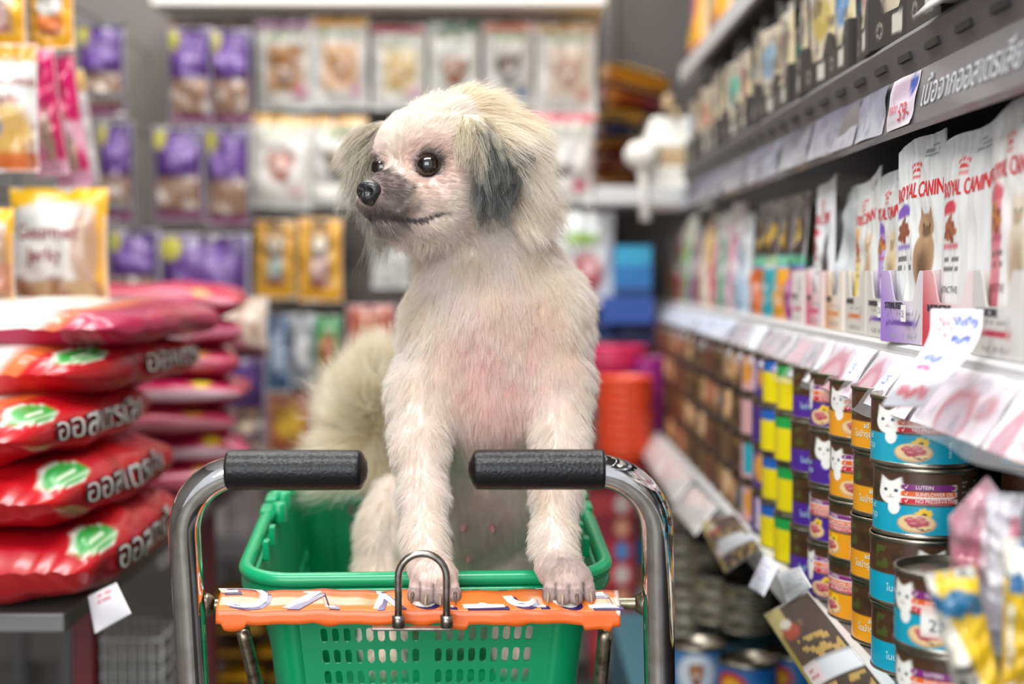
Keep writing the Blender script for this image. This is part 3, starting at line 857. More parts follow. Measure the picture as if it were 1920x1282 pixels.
# ================================================================= the green basket
A0 = W(800, 1092, 1.212)
fw = np.array([-0.055, 1.0, 0.098]); fw /= np.linalg.norm(fw)
rt = np.array([1.0, 0.055, 0.0]); rt -= fw*(rt@fw); rt /= np.linalg.norm(rt); upv = np.cross(rt, fw)
BK = empty('shopping_basket', tuple(A0)); tag(BK, 'green plastic shopping basket with folded handles carrying the dog', 'basket')
BK.rotation_mode = 'QUATERNION'
BK.rotation_quaternion = Matrix((rt, fw, upv)).transposed().to_quaternion()
BW, BL, BH = 0.300, 0.44, 0.235   # rim opening width, length, depth
def rrect(w, l, r, n=8, y0=0.0):
    """rounded rectangle loop centred in x, from y0 to y0+l"""
    P = []
    for (cx, cy, a0) in ((w/2-r, y0+l-r, 0), (-w/2+r, y0+l-r, PI/2), (-w/2+r, y0+r, PI), (w/2-r, y0+r, 1.5*PI)):
        for k in range(n+1):
            a = a0+PI/2*k/n; P.append((cx+r*math.cos(a), cy+r*math.sin(a)))
    return np.array(P)
def wall_pt(side, s, v):
    """side wall point, s across -1..1, v 0 at the rim .. 1 at the floor; tapered inwards"""
    tx = 0.020*v+0.006*sstep(0.0, 0.12, v); ty = 0.028*v+0.006*sstep(0.0, 0.12, v)
    hw = BW/2-tx; y0 = ty; y1 = BL-ty; r = 0.03; z = -BH*v
    if side == 0: return np.array([s*(hw-r), y0, z])
    if side == 1: return np.array([s*(hw-r), y1, z])
    if side == 2: return np.array([-hw, (y0+y1)/2+s*((y1-y0)/2-r), z])
    return np.array([hw, (y0+y1)/2+s*((y1-y0)/2-r), z])
mb = MB()
def hole_panel(side, nc, rows_v0, rows_v1, nr, s0, s1):
    fl = side in (0, 3)
    def quad(sa, sb, va, vb, hole):
        c = [wall_pt(side, *q) for q in ((sa, va), (sb, va), (sb, vb), (sa, vb))]
        if not hole:
            V = c; F = [[0, 1, 2, 3]]
        else:
            sm, vm = (sa+sb)/2, (va+vb)/2; hs, hv = (sb-sa)/2, (vb-va)/2; V = []; F = []; n = 16
            for k in range(n):
                a = PI/4+2*PI*k/n
                ca, sa_ = math.cos(a), math.sin(a)
                m = max(abs(ca), abs(sa_)); V.append(wall_pt(side, sm+hs*ca/m, vm+hv*sa_/m))
                e = (abs(ca)**4+abs(sa_)**4)**0.25; V.append(wall_pt(side, sm+hs*0.62*ca/e, vm+hv*0.66*sa_/e))
            for k in range(n):
                j = (k+1) % n; F.append([2*k, 2*k+1, 2*j+1, 2*j])
        if not fl: F = [f[::-1] for f in F]
        mb.add(V, F, smooth=False)
    vs_ = np.linspace(rows_v0, rows_v1, nr+1); ss = np.linspace(s0, s1, nc+1); mid = nc//2
    quad(-1, 1, 0, rows_v0, False); quad(-1, 1, rows_v1, 1, False)
    for j in range(nr):
        quad(-1, s0, vs_[j], vs_[j+1], False); quad(s1, 1, vs_[j], vs_[j+1], False)
        for i in range(nc):
            hole = not (abs(i-(nc-1)/2) < 0.6) if side < 2 else not (i % 8 == 7)
            quad(ss[i], ss[i+1], vs_[j], vs_[j+1], hole)
hole_panel(0, 19, 0.17, 0.86, 8, -0.86, 0.86)
hole_panel(1, 19, 0.17, 0.86, 8, -0.86, 0.86)
hole_panel(2, 27, 0.30, 0.86, 6, -0.88, 0.88)
hole_panel(3, 27, 0.30, 0.86, 6, -0.88, 0.88)
# rounded corners of the wall
for (sx, far) in ((-1, 0), (1, 0), (-1, 1), (1, 1)):
    def S(U, V, sx=sx, far=far):
        out = []
        for u, v in zip(U, V):
            tx = 0.020*v+0.006*float(sstep(0.0, 0.12, v)); ty = 0.028*v+0.006*float(sstep(0.0, 0.12, v))
            hw = BW/2-tx; r = 0.03; cx = sx*(hw-r); cy = (BL-ty-r) if far else (ty+r); a = u*PI/2
            out.append((cx+sx*r*math.cos(a), cy+(1 if far else -1)*r*math.sin(a), -BH*v))
        return np.array(out)
    mb.grid(S, 6, 12)
fl = rrect(BW-0.052, BL-0.068, 0.03, 6, 0.034); fl3 = [(x, y, -BH) for x, y in fl]
mb.add(fl3, [list(range(len(fl3)))], smooth=False)
shell = mb.build('basket_shell', 'green', BK); solid(shell, 0.0022, 0)
# rim flange: a lip swept round the opening
def sweep(prof, w, l, r, y0, name, matn='green', n=10):
    """prof: (outward, z) pairs swept round a rounded rectangle"""
    mb = MB(); loop = rrect(w, l, r, n, y0); c = loop
    nx = np.roll(loop, -1, 0)-np.roll(loop, 1, 0); nx /= np.linalg.norm(nx, axis=1)[:, None]; out = np.stack([nx[:, 1], -nx[:, 0]], 1)
    V = []; m = len(prof)
    for p, o in zip(loop, out):
        for (a, z) in prof: V.append((p[0]+o[0]*a, p[1]+o[1]*a, z))
    k = len(loop); F = [[i*m+j, ((i+1) % k)*m+j, ((i+1) % k)*m+(j+1) % m, i*m+(j+1) % m] for i in range(k) for j in range(m)]
    mb.add(V, F); o_ = mb.build(name, matn, BK); bevel(o_, 0.0012, 2); return o_
sweep([(-0.001, 0.0), (0.011, 0.0), (0.0135, -0.003), (0.0135, -0.012), (0.0115, -0.014), (0.0112, -0.004), (-0.001, -0.003)], BW, BL, 0.045, 0.0, 'rim')
# two carrying handles folded down along the rim
def handle(front):
    mb = MB(); hy = BL*0.5; g = 0.016 if front else 0.016
    w = BW/2+0.0085; r = 0.045; y_end = -0.0075 if front else BL+0.0075; sgn = 1 if front else -1
    hyc = hy-0.022*sgn
    P = [(-w+0.005, hyc, 0.010), (-w, hyc-0.03*sgn, 0.008)]
    for k in range(9):
        a = PI/2*k/8; P.append((-w+r-r*math.cos(a), y_end+sgn*(r-r*math.sin(a)), 0.006))
    P2 = [(-x, y, z) for x, y, z in P[::-1]]; pts = np.array(P+P2)
    mb.tube(pts, 0.0064, n=14)
    o = mb.build('folding_handle', 'green', BK)
    for sx in (-1, 1):
        h = MB(); h.tube(np.array([[sx*(w-0.012), hyc+0.0*sgn, 0.000], [sx*(w-0.012), hyc, 0.020]]), [0.009, 0.007], n=12)
        h.box((sx*w-0.006, hyc-0.012, -0.006), (sx*w+0.006, hyc+0.012, 0.016)); q = h.build('handle_hinge', 'green', BK); bevel(q, 0.002)
        for t in (0.25, 0.55):
            h = MB(); yy = y_end+sgn*r+(hyc-y_end-sgn*r)*t
            h.box((sx*(w-0.013)-0.003, yy-0.005, -0.002), (sx*(w-0.013)+0.003, yy+0.005, 0.017)); bevel(h.build('handle_clip', 'green', BK), 0.0015)
handle(True); handle(False)
# ================================================================= the room shell
def slab(name, lo, hi, m, kind='structure', col=None):
    mb = MB(); mb.box(lo, hi); o = mb.build(name, m); tag(o, kind=kind); return o
M['floor'] = mat('grey_floor', '#77726c', 0.35, noise_rough=('#66615c', 4, 0.4, 0.7))
M['backwall'] = mat('grey_back_wall', '#74706c', 0.7)
M['ceil'] = mat('white_ceiling', '#dedede', 0.9)
slab('floor', (-2.6, -1.0, -0.05), (1.4, 3.5, 0.0), 'floor')
slab('wall_back', (-2.6, 3.42, 0.0), (1.4, 3.5, 2.9), 'backwall')
slab('wall_right', (1.25, -1.0, 0.0), (1.4, 3.42, 2.9), 'backwall')
slab('wall_left', (-2.6, -1.0, 0.0), (-2.45, 3.42, 2.9), 'backwall')
slab('ceiling', (-2.6, -1.0, 2.9), (1.4, 3.5, 2.95), 'ceil')

# ================================================================= soft packs, cartons, cans
def pouch_mesh(name, w, h, t, paint, nu=24, nv=32, style='stand', mats='film', back='#d8d8d8', wr=0.004, seed=0, texts=(), top_cut=None, toff=0.0006):
    """a filled film pack: 'stand' is fat below and flat at the top seal, 'pillow' is sealed at both ends"""
    mb = MB(); sd = seed*1.7
    def prof(U, V):
        e = (1-np.abs(2*U-1)**3.0)**0.75
        if style == 'stand': f = np.clip((1-V)/0.8, 0, 1)**0.6*(0.55+0.45*sstep(0, 0.1, V)); f = f*(1-sstep(0.86, 0.93, V))
        else: f = np.clip(np.sin(PI*np.clip((V-0.05)/0.90, 0, 1)), 0, 1)**0.55
        return t/2*e*f+0.0006
    def S_(sgn):
        def S(U, V):
            X = (U-0.5)*w; 
            if style == 'pillow': X = X*(1-0.04*np.sin(PI*V))
            Z = V*h+(top_cut(U)*h*(V**2) if top_cut else 0)
            q = np.stack([X/w*1.0, Z/w, np.full(len(U), sd+sgn)], 1)
            wv = wr*noise3(q, 0.55, seed)*np.minimum(1, 4*V*(1-V)+0.3)*(1-np.abs(2*U-1)**4)
            wv = wv+wr*0.35*noise3(q*np.array([2.2, 0.6, 1]), 0.3, seed+1)*(1-np.abs(2*U-1)**4)
            return np.stack([X, -sgn*prof(U, V)-wv, Z], 1)
        return S
    pf = (lambda U, V: paint(Pt(U, V, '#ffffff', w/h, seed)).C) if paint else None
    mb.grid(S_(1), nu, nv, paint=pf, col=back)
    mb.grid(S_(-1), max(6, nu//3), max(8, nv//3), col=back, flip=True)
    SF = S_(1)
    for (string, size, x, y, col, sx) in texts:   # x,y in pack units 0..1, size as a share of the height
        def mp(tx, ty, x=x, y=y):
            U = np.clip(x+tx/w, 0.01, 0.99); V = np.clip(y+ty/h, 0.01, 0.99); P = SF(U, V); P[:, 1] -= toff; return P
        mb.text(string, size*h, None, (0, 0, 0), (0, 0, 0), col, mapf=mp, sx=sx)
    return mb.mesh(name, mats)
def put(name, me, loc, rot=(0, 0, 0), label=None, cat=None, group=None, parent=None, sc=None):
    o = bpy.data.objects.new(name, me); COL.objects.link(o); o.location = loc; o.rotation_euler = rot
    if sc: o.scale = sc
    if parent: o.parent = parent
    tag(o, label, cat, group); return o

def blob(p, cx, cy, r, c, c2):
    """heap of meat chunks"""
    for i in range(9):
        a = i*2.4; q = r*math.sqrt(i/9.0)
        p.ell(cx+q*math.cos(a)/max(p.asp, .3)*0.8, cy+q*math.sin(a)*0.7, r*0.42/max(p.asp, .3), r*0.36, c if i % 2 else c2, 0.3)
    return p
def kitty(p, cx, cy, s, c, c2, face='#ffffff'):
    """sitting cat, seen from the front"""
    a = 1/max(p.asp, .2)
    p.ell(cx, cy-0.30*s, 0.26*s*a, 0.42*s, c, 0.1); p.ell(cx+0.02*a*s, cy-0.42*s, 0.17*s*a, 0.28*s, c2, 0.5)
    p.ell(cx, cy+0.16*s, 0.20*s*a, 0.18*s, c, 0.1)
    p.tri([(cx-0.19*s*a, cy+0.2*s), (cx-0.03*s*a, cy+0.30*s), (cx-0.16*s*a, cy+0.44*s)], c)
    p.tri([(cx+0.03*s*a, cy+0.30*s), (cx+0.19*s*a, cy+0.2*s), (cx+0.16*s*a, cy+0.44*s)], c)
    p.ell(cx, cy+0.10*s, 0.10*s*a, 0.08*s, c2, 0.4)
    for sg in (-1, 1): p.ell(cx+sg*0.075*s*a, cy+0.18*s, 0.028*s*a, 0.03*s, '#2d3328', 0.4)
    for k in range(5): p.rect(cx-0.2*s*a, cy-(0.12+0.12*k)*s, cx+0.2*s*a, cy-(0.09+0.12*k)*s, c2, 0.03, 0.35)
    return p
def dogface(p, cx, cy, s, c, c2):
    a = 1/max(p.asp, .2)
    p.ell(cx, cy-0.5*s, 0.4*s*a, 0.4*s, c2, 0.3)
    for sg in (-1, 1): p.ell(cx+sg*0.42*s*a, cy+0.02*s, 0.17*s*a, 0.4*s, c2, 0.2)
    p.ell(cx, cy, 0.38*s*a, 0.42*s, c, 0.1)
    for sg in (-1, 1): p.ell(cx+sg*0.15*s*a, cy+0.08*s, 0.05*s*a, 0.05*s, '#1c1512', 0.3)
    p.ell(cx, cy-0.18*s, 0.18*s*a, 0.15*s, '#f0e6d8', 0.3); p.ell(cx, cy-0.12*s, 0.07*s*a, 0.05*s, '#1c1512', 0.3)
    return p
def RX(px, X=0.33): return X*FPX/(px-955.0)   # distance at which the shelf's front line is seen at px

# ---- the shelving unit
SH = empty('shelving_unit', (0.5, 1.9, 0)); tag(SH, 'long grey shelving unit lining the right side of the aisle', 'shelving unit')
SL = np.array(SH.location)
def shelf_part(name, lo, hi, m, bev=0.0):
    mb = MB(); mb.box(tuple(np.array(lo)-SL), tuple(np.array(hi)-SL)); o = mb.build(name, m, SH)
    if bev: bevel(o, bev)
    return o
Y0, Y1 = 0.45, 3.285
shelf_part('back_panel', (0.70, Y0, 0.05), (0.715, Y1, 2.05), 'shelf_dark')
for y in (0.46, 1.42, 2.38, 3.27): shelf_part('upright', (0.66, y-0.015, 0.0), (0.70, y+0.015, 2.05), 'shelf_dark')
shelf_part('shelf_board', (0.345, Y0, 1.046), (0.70, Y1, 1.058), 'shelf_white')
mb = MB()   # white lip of the pouch shelf
pr = [(0.352, 1.058), (0.334, 1.0585), (0.331, 1.056), (0.331, 1.034), (0.336, 1.034)]
def ext(mb, pr, y0, y1, col=(255, 255, 255), n=1):
    V = []; 
    for y in (y0, y1): V += [(x-SL[0], y-SL[1], z-SL[2]) for x, z in pr]
    m = len(pr); mb.add(V, [[i, i+1, m+i+1, m+i] for i in range(m-1)], col, smooth=False)
ext(mb, pr, Y0, Y1); solid(mb.build('shelf_lip', 'shelf_white', SH), 0.0015)
# upper shelf: board, slotted ledge and dark fascia
shelf_part('shelf_board', (0.345, Y0, 1.300), (0.70, 2.75, 1.318), 'shelf_grey')
mb = MB(); ext(mb, [(0.352, 1.318), (0.332, 1.319), (0.328, 1.314), (0.338, 1.286)], Y0, 2.75); solid(mb.build('shelf_lip', 'shelf_grey', SH), 0.002)
mb = MB(); ext(mb, [(0.339, 1.287), (0.333, 1.284), (0.325, 1.240), (0.332, 1.237)], Y0, 2.75)
M['fascia'] = mat('dark_fascia', '#6b676c', 0.35, coat=0.3, noise_rough=('#5c595f', 6, 0.3, 0.8))
solid(mb.build('price_fascia', 'fascia', SH), 0.002)
for k in range(25):
    mb = MB(); y = 0.8+k*0.078; mb.box((0.3305-SL[0]-0.0012, y-SL[1], 1.297), (0.3305-SL[0]+0.004, y+0.035-SL[1], 1.303))
    mb.build('ledge_slot', 'black', SH)
# top shelf
shelf_part('shelf_board', (0.335, Y0, 1.492), (0.70, 2.78, 1.512), 'shelf_grey')
shelf_part('shelf_lip', (0.325, Y0, 1.486), (0.337, 2.78, 1.516), 'shelf_white', 0.002)
shelf_part('shelf_board', (0.335, Y0, 1.90), (0.70, 2.78, 1.92), 'shelf_grey')
# can shelf and plinth
shelf_part('shelf_board', (0.300, Y0, 0.781), (0.70, Y1, 0.7975), 'shelf_grey')
shelf_part('shelf_lip', (0.288, Y0, 0.766), (0.301, Y1, 0.7995), 'shelf_white', 0.002)
shelf_part('shelf_board', (0.17, Y0, 0.40), (0.70, Y1, 0.42), 'shelf_grey')
shelf_part('plinth', (0.20, Y0, 0.0), (0.70, Y1, 0.40), 'shelf_dark')

# lettering on the fascia
def fmap(y_start, z_base, s=1.0, X=0.3325):
    def mp(tx, ty):
        z = z_base+ty; t = (z-1.240)/(0.044); x = 0.325+0.008*t-0.0018
        return np.stack([x, y_start-tx, z], 1)
    return mp
mb = MB(); mb.text('เนื้อจากออสเตรเลีย', 0.030, None, 0, 0, '#c9cdd2', mapf=fmap(1.145, 1.252))
o = mb.build('printed_heading', 'paper', center=True); tag(o, 'pale Thai lettering on the dark fascia of the upper shelf', 'lettering')
def strip_card(name, d0, d1, pr, paint, label, texts=(), cat='price card', nu=24, m='paper', group=None):
    """a card lying against a shelf edge; pr = two (x,z) points top->bottom, d1 far .. d0 near"""
    (xt, zt_), (xb, zb_) = pr; mb = MB()
    def S(U, V):
        y = d1+(d0-d1)*U; q = np.stack([y*3, V*0.3, V*0+d0], 1); b = 0.002*noise3(q, 0.3, 2)
        return np.stack([xb+(xt-xb)*V+b, y, zb_+(zt_-zb_)*V], 1)
    asp = abs(d1-d0)/math.hypot(xt-xb, zt_-zb_)
    mb.grid(S, nu, 8, paint=lambda U, V: paint(Pt(U, V, '#ffffff', asp, int(d0*37))).C, flip=False)
    for (string, size, u, v, col, sx) in texts:
        def mp(tx, ty, u=u, v=v):
            U = np.clip(u+tx/abs(d1-d0), 0, 1); V = np.clip(v+ty/math.hypot(xt-xb, zt_-zb_), 0, 1); P = S(U, V); P[:, 0] -= 0.001; return P
        mb.text(string, size, None, 0, 0, col, mapf=mp, sx=sx)
    o = mb.build(name, m, center=True); tag(o, label, cat, group); return o
FA = ((0.3300, 1.2835), (0.3228, 1.2405))
def grey_poster(c1, c2):
    return lambda p: p.grad(0, 1, c2).spots(0, 0, 1, 1, '#b9b9c6', 0.5, 0.1, 1, 0.6).spots(0, 0, 1, 1, '#6a6a86', 0.35, 0.4, 2, 0.6).put(np.full(len(p.U), 0.55), c1).put(np.full(len(p.U), 0.30), '#4a4852')
strip_card('price_card', 1.16, 1.235, FA, lambda p: p.rect(0, 0, 1, 1, '#c9bcc8').rect(0.1, 0.55, 0.9, 0.9, '#b9a3b4').ell(0.8, 0.8, 0.15, 0.2, '#3b4fa0'),
           'small pale card with red 59 on the dark fascia', texts=(('กล่อง', 0.013, 0.05, 0.30, '#c8414e', 1), ('59-', 0.022, 0.50, 0.12, '#c8414e', 1)))
fy = 1.25; k = 0
kinds_f = ['bluish white card with pale scribbles', 'lilac grey card with faint print', 'silver grey card with dark smudges', 'washed blue card with pale corner', 'mauve grey card with pale band', 'pale grey card with dark edge']
while fy < 2.66:
    wv = 0.10+0.035*((k*7) % 4)
    strip_card('price_card', fy, min(fy+wv, 2.745), FA, grey_poster(['#8d8fa2', '#787585', '#6f6d77', '#828a9e', '#77707e', '#7f7d84'][k % 6], ['#6b6975', '#86869a', '#5c5a62'][k % 3]),
               kinds_f[k % 6]+' on the dark upper fascia, '+['nearest the heading', 'second from the heading', 'third from the heading', 'fourth from the heading', 'fifth from the heading', 'sixth from the heading', 'seventh from the heading', 'eighth from the heading', 'ninth from the heading', 'farthest'][min(k, 9)])
    fy += wv+0.008; k += 1
# cards in the clear holder of the pouch shelf
LP = ((0.3290, 1.050), (0.3005, 1.0080))
def pinkcard(p):
    p.grad(0.1, 0.9, '#f6e6ec', True).spots(0, 0, 1, 1, '#ee9fb4', 0.5, 0.15, 1, 0.6).spots(0, 0, 1, 1, '#d8556f', 0.22, 0.5, 3, 0.7)
    p.ell(0.25, 0.15, 0.16, 0.5, '#c95a70', 0.2).ell(0.25, 0.12, 0.11, 0.34, '#b98a9c', 0.2)
    return p
def greycard(p): return p.rect(0, 0, 1, 1, '#a9a6ad').spots(0, 0, 1, 1, '#d9b9c0', 0.5, 0.1, 1, 0.7).spots(0, 0, 1, 1, '#7d7c88', 0.3, 0.35, 2, 0.7).rect(0.9, 0, 1, 1, '#e9e9ee')
def bluecard(p): return p.rect(0, 0, 1, 1, '#dfe4ef').spots(0, 0, 1, 1, '#b7c0d4', 0.6, 0.2, 1, 0.8)
def bestcard(p): return p.rect(0, 0, 1, 1, '#c7bfcc').spots(0, 0, 1, 1, '#b1708a', 0.35, 0.35, 2, 0.6).ell(0.3, 0.25, 0.28, 0.55, '#b4566c', 0.15).ell(0.3, 0.15, 0.2, 0.4, '#c59aa8', 0.2).rect(0.6, 0.35, 0.95, 0.9, '#e6e9f0')
cards = [(0.80, 0.905, pinkcard, 'pink and white promotion card at the near end of the clear shelf strip', (('ขาย', .016, .5, .5, '#d94f60', 1.2), ('อาหาร', .012, .45, .15, '#e2808c', 1.2))),
         (0.91, 1.07, lambda p: p.rect(0, 0, 1, 1, '#d8c9d2').ell(0.5, 0.25, 0.22, 0.5, '#b65066', 0.1).ell(0.5, 0.15, 0.17, 0.38, '#c9b3bf', 0.2).ell(0.82, 0.5, 0.10, 0.22, '#a4505a', 0.3).spots(0, 0, 1, 1, '#8d93ab', .3, .3, 2, .5), 'lilac card with round red stamp right below the hanging note', ()),
         (1.08, 1.165, lambda p: p.rect(0, 0, 1, 1, '#ecd0d9').spots(0, 0, 1, 1, '#b8506c', 0.25, 0.35, 2, 0.7).rect(0.1, 0.1, 0.6, 0.4, '#b85a78'), 'rose card with red writing left of the hanging note', (('อาหารเม็ด', .011, .05, .60, '#c23a58', 1.1),)),
         (1.17, 1.265, bestcard, 'lilac card reading BEST SELLER with white price tab', (('BEST SELLER', .0085, .05, .12, '#f2eef2', 0.9), ('25', .012, .70, .45, '#6b86b4', 1))),
         (1.275, 1.43, bestcard, 'lilac grey card with tall white price tab on the clear strip', (('25', .016, .70, .45, '#5f8cc0', 1), ('BEST', .008, .1, .1, '#f2eef2', 1))),
         (1.44, 1.62, lambda p: greycard(p).rect(0.1, 0.3, 0.5, 0.8, '#c9a3ae'), 'brown grey leaflet with pink picture on the clear strip', ()),
         (1.63, 1.80, greycard, 'dull grey leaflet with white edge on the clear strip', ()),
         (1.81, 1.90, lambda p: p.rect(0, 0, 1, 1, '#eef2fb'), 'plain bluish white slip jutting from the clear strip', ()),
         (1.91, 2.06, lambda p: greycard(p), 'grey smudged card beyond the bluish white slip', ()),
         (2.07, 2.45, bluecard, 'long pale blue card in middle of far clear strip', ()),
         (2.46, 2.85, bluecard, 'long pale blue card second from far end', ()),
         (2.86, 3.30, bluecard, 'long pale blue card at far end of clear strip', ())]
for (a, b, pf, lb, tx) in cards: strip_card('price_card', a, b, LP, pf, lb, tx, nu=40)
M['clear'] = mat('clear_plastic', '#f4f6fb', 0.12, alpha=0.22, coat=0.5)
mb = MB()
def Sc(U, V):
    y = 0.75+2.56*U; b = 0.003*np.sin(y*19)+0.0015*np.sin(y*47)
    return np.stack([0.2975+0.028*V-0.004*np.sin(V*PI)+b*(1-V)-SL[0], y-SL[1], 1.001+0.052*V+b*0.5*(1-V)-SL[2]], 1)
mb.grid(Sc, 160, 5); o = mb.build('clear_card_holder', 'clear', SH)
# hanging hand-written note
path = spline([W(1795, 580, 1.000), W(1790, 628, 0.985), W(1765, 672, 0.965), W(1725, 715, 0.955), W(1693, 762, 0.965)], 8)
mb = MB()
def Sn(U, V):
    k_ = (1-V)*(len(path)-1); i = np.clip(k_.astype(int), 0, len(path)-2); t = (k_-i)[:, None]
    c = path[i]*(1-t)+path[i+1]*t
    wd = np.array([0.0135, -0.004, 0.0])[None, :]*(1+0.25*V[:, None])
    return c+wd*((U-0.5)*2)[:, None]+np.array([0, -1, 0])*(0.004*np.sin(PI*U))[:, None]
def note(p):
    p.rect(0, 0, 1, 1, '#dddde3')
    p.scrib(.10, .42, .84, .16, '#d23c50', 3, .014).scrib(.42, .92, .88, .07, '#2f4ea8', 5, .012).scrib(.40, .84, .70, .06, '#2f4ea8', 4, .012)
    p.scrib(.12, .5, .50, .06, '#4a66b4', 3, .012).scrib(.10, .45, .40, .04, '#c85a8a', 2, .012).scrib(.15, .85, .15, .08, '#d23c50', 5, .013)
    return p
mb.grid(Sn, 40, 60, paint=lambda U, V: note(Pt(U, V, '#fff', .4, 3)).C); 
o = mb.build('handwritten_note', 'paper', center=True); solid(o, 0.0003); tag(o, 'curled white handwritten note hanging in front of the pouch cartons', 'note')

# ---- pouch cartons and their pouches (front faces look down the aisle side, -x)
def carton(w, dep, hf, hb, body, paint, texts=(), notch=0.55):
    """open display carton: origin front-bottom-centre, front toward -y; notched front, sloping sides"""
    mb = MB(); asp = w/hf
    def topf(U):
        e = np.abs(2*U-1); return hf*(1-0.42*(1-sstep(notch-0.18, notch+0.12, e)))
    def S(U, V): return np.stack([(U-0.5)*w, U*0, V*topf(U)], 1)
    mb.grid(S, 30, 16, paint=lambda U, V: paint(Pt(U, V*topf(U)/hf, body, asp, 1)).C, smooth=False)
    for (string, size, x, y, col, sx) in texts:
        mb.text(string, size*hf, (x*w-w/2, -0.0008, y*hf), (1, 0, 0), (0, 0, 1), col, sx=sx)
    for sg in (-1, 1):
        def Sd(U, V, sg=sg): return np.stack([U*0+sg*w/2, U*dep, V*(hf+(hb-hf)*sstep(0.05, 0.75, U))], 1)
        mb.grid(Sd, 10, 4, col=body, smooth=False)
    mb.add([(-w/2, dep, 0), (w/2, dep, 0), (w/2, dep, hb), (-w/2, dep, hb)], [[0, 1, 2, 3]], body, smooth=False)
    mb.add([(-w/2, 0, 0), (w/2, 0, 0), (w/2, dep, 0), (-w/2, dep, 0)], [[0, 1, 2, 3]], body, smooth=False)
    return mb
def rc_paint(bg, cap, panel, kibble, cat1, cat2, white=False):
    def f(p):
        p.rect(0, 0, 1, 1, bg).grad(0.78, 1.0, '#cfd3d6')
        if panel: p.ell(0.24, 0.40, 0.16, 0.30, panel, 0.06, n=3)
        p.ell(0.22, 0.655, 0.17, 0.030, cap, 0.2); p.rect(0.05, 0.62, 0.39, 0.65, cap, 0.01)
        for i in range(14):
            an = i*2.4; q = 0.10*math.sqrt(i/14.0)
            p.ell(0.24+q*1.3*math.cos(an), 0.55+q*0.62*math.sin(an), 0.045, 0.020, kibble if i % 2 else '#8a4a30', 0.3)
        if cat1: kitty(p, 0.70, 0.50, 0.36, cat1, cat2)
        p.rect(0.1, 0.455, 0.42, 0.48, cap if not panel else '#b0405a', 0.01, 0.8)
        p.words(0.1, 0.34, 0.45, 0.43, '#3a3a40', 2, 1, 0.8)
        p.words(0.62, 0.89, 0.90, 0.955, '#5a5a60', 3, 2, 0.7)
        return p
    return f
def rc_texts(col='#d8242c'):
    return (('ROYAL CANIN', 0.105, 0.05, 0.705, col, 0.70), ('ROYAL CANIN', 0.105, 0.058, 0.708, col, 0.70))
def crowned(base):
    def f(p):
        base(p)
        for k in range(5):
            a = -0.7+0.35*k; p.ell(0.46+0.15*math.sin(a), 0.835+0.035*math.cos(a), 0.020, 0.011, '#d8242c', 0.2)
            p.ell(0.46+0.10*math.sin(a), 0.815+0.025*math.cos(a), 0.017, 0.010, '#d8242c', 0.2)
        p.rect(0.375, 0.800, 0.545, 0.812, '#d8242c', 0.005)
        return p
    return f
def tcut(sd): return lambda U: 0.10*(U-0.6)+0.02*np.sin(U*5+sd)
pm = {}
pm['violet'] = pouch_mesh('pouch', 0.088, 0.172, 0.015, crowned(rc_paint('#dcdedd', '#7a52b8', None, '#8a4a34', '#a98765', '#6b4f3c')), 70, 110, texts=rc_texts(), seed=1, top_cut=tcut(0), wr=0.0018, mats='matte')
pm['violet2'] = pouch_mesh('pouch', 0.095, 0.165, 0.015, crowned(rc_paint('#dadcdb', '#7a52b8', '#b49ad8', '#c07a40', '#d8c8a4', '#a9926e')), 60, 90, texts=rc_texts(), seed=2, top_cut=tcut(1), wr=0.0018, mats='matte')
pm['bluegrey'] = pouch_mesh('pouch', 0.095, 0.165, 0.015, crowned(rc_paint('#9fb0bd', '#6a56a8', None, '#6f4a38', '#6f5a48', '#3c312a')), 60, 90, texts=rc_texts('#c8303a'), seed=3, top_cut=tcut(2), wr=0.004, mats='matte')
pm['red'] = pouch_mesh('pouch', 0.100, 0.175, 0.015, crowned(rc_paint('#dcdddd', '#cc2a44', None, '#a8603c', None, None)), 60, 90, texts=rc_texts()+(('INSTINCTIVE', 0.045, 0.1, 0.25, '#4a4a52', 0.8),), seed=4, top_cut=tcut(1), wr=0.0018, mats='matte')
pm['pink'] = pouch_mesh('pouch', 0.100, 0.178, 0.015, crowned(rc_paint('#e6e4e2', '#c85a68', '#d9828e', '#c8803c', '#d9cdb8', '#b09a80')), 60, 90, texts=rc_texts('#d0343c')+(('INSTINCTIVE', 0.05, 0.1, 0.25, '#8a4450', 0.8),), seed=5, top_cut=tcut(0), wr=0.0018, mats='matte')
pm['yellow'] = pouch_mesh('pouch', 0.095, 0.160, 0.015, crowned(rc_paint('#dcdedb', '#e0a020', '#ecd27a', '#c8583c', '#d8c0a4', '#b89a80')), 44, 66, texts=rc_texts(), seed=6, top_cut=tcut(2), wr=0.0018, mats='matte')
pm['greycat'] = pouch_mesh('pouch', 0.095, 0.160, 0.015, crowned(rc_paint('#e8eaee', '#d03a50', None, '#a8403c', '#6a6468', '#3a3438')), 44, 66, texts=rc_texts(), seed=7, top_cut=tcut(1), wr=0.0018, mats='matte')
pm['plain'] = pouch_mesh('pouch', 0.095, 0.150, 0.020, lambda p: p.rect(0, 0, 1, 1, '#b9bfc2').grad(0, 1, '#cfd4d6').spots(0, 0, 1, 1, '#a3aaae', .6, .3, 1, .5), 24, 40, seed=8, top_cut=tcut(0), mats='matte')
pm['teal'] = pouch_mesh('pouch', 0.100, 0.180, 0.015, crowned(lambda p: rc_paint('#f0f0f0', '#1b9aa0', None, '#c0602c', None, None)(p).rect(0, 0.28, 1, 0.56, '#3fb0b0').ell(.4, .42, .3, .1, '#d87c3c')), 44, 66, texts=rc_texts(), seed=9, top_cut=tcut(0), mats='matte')
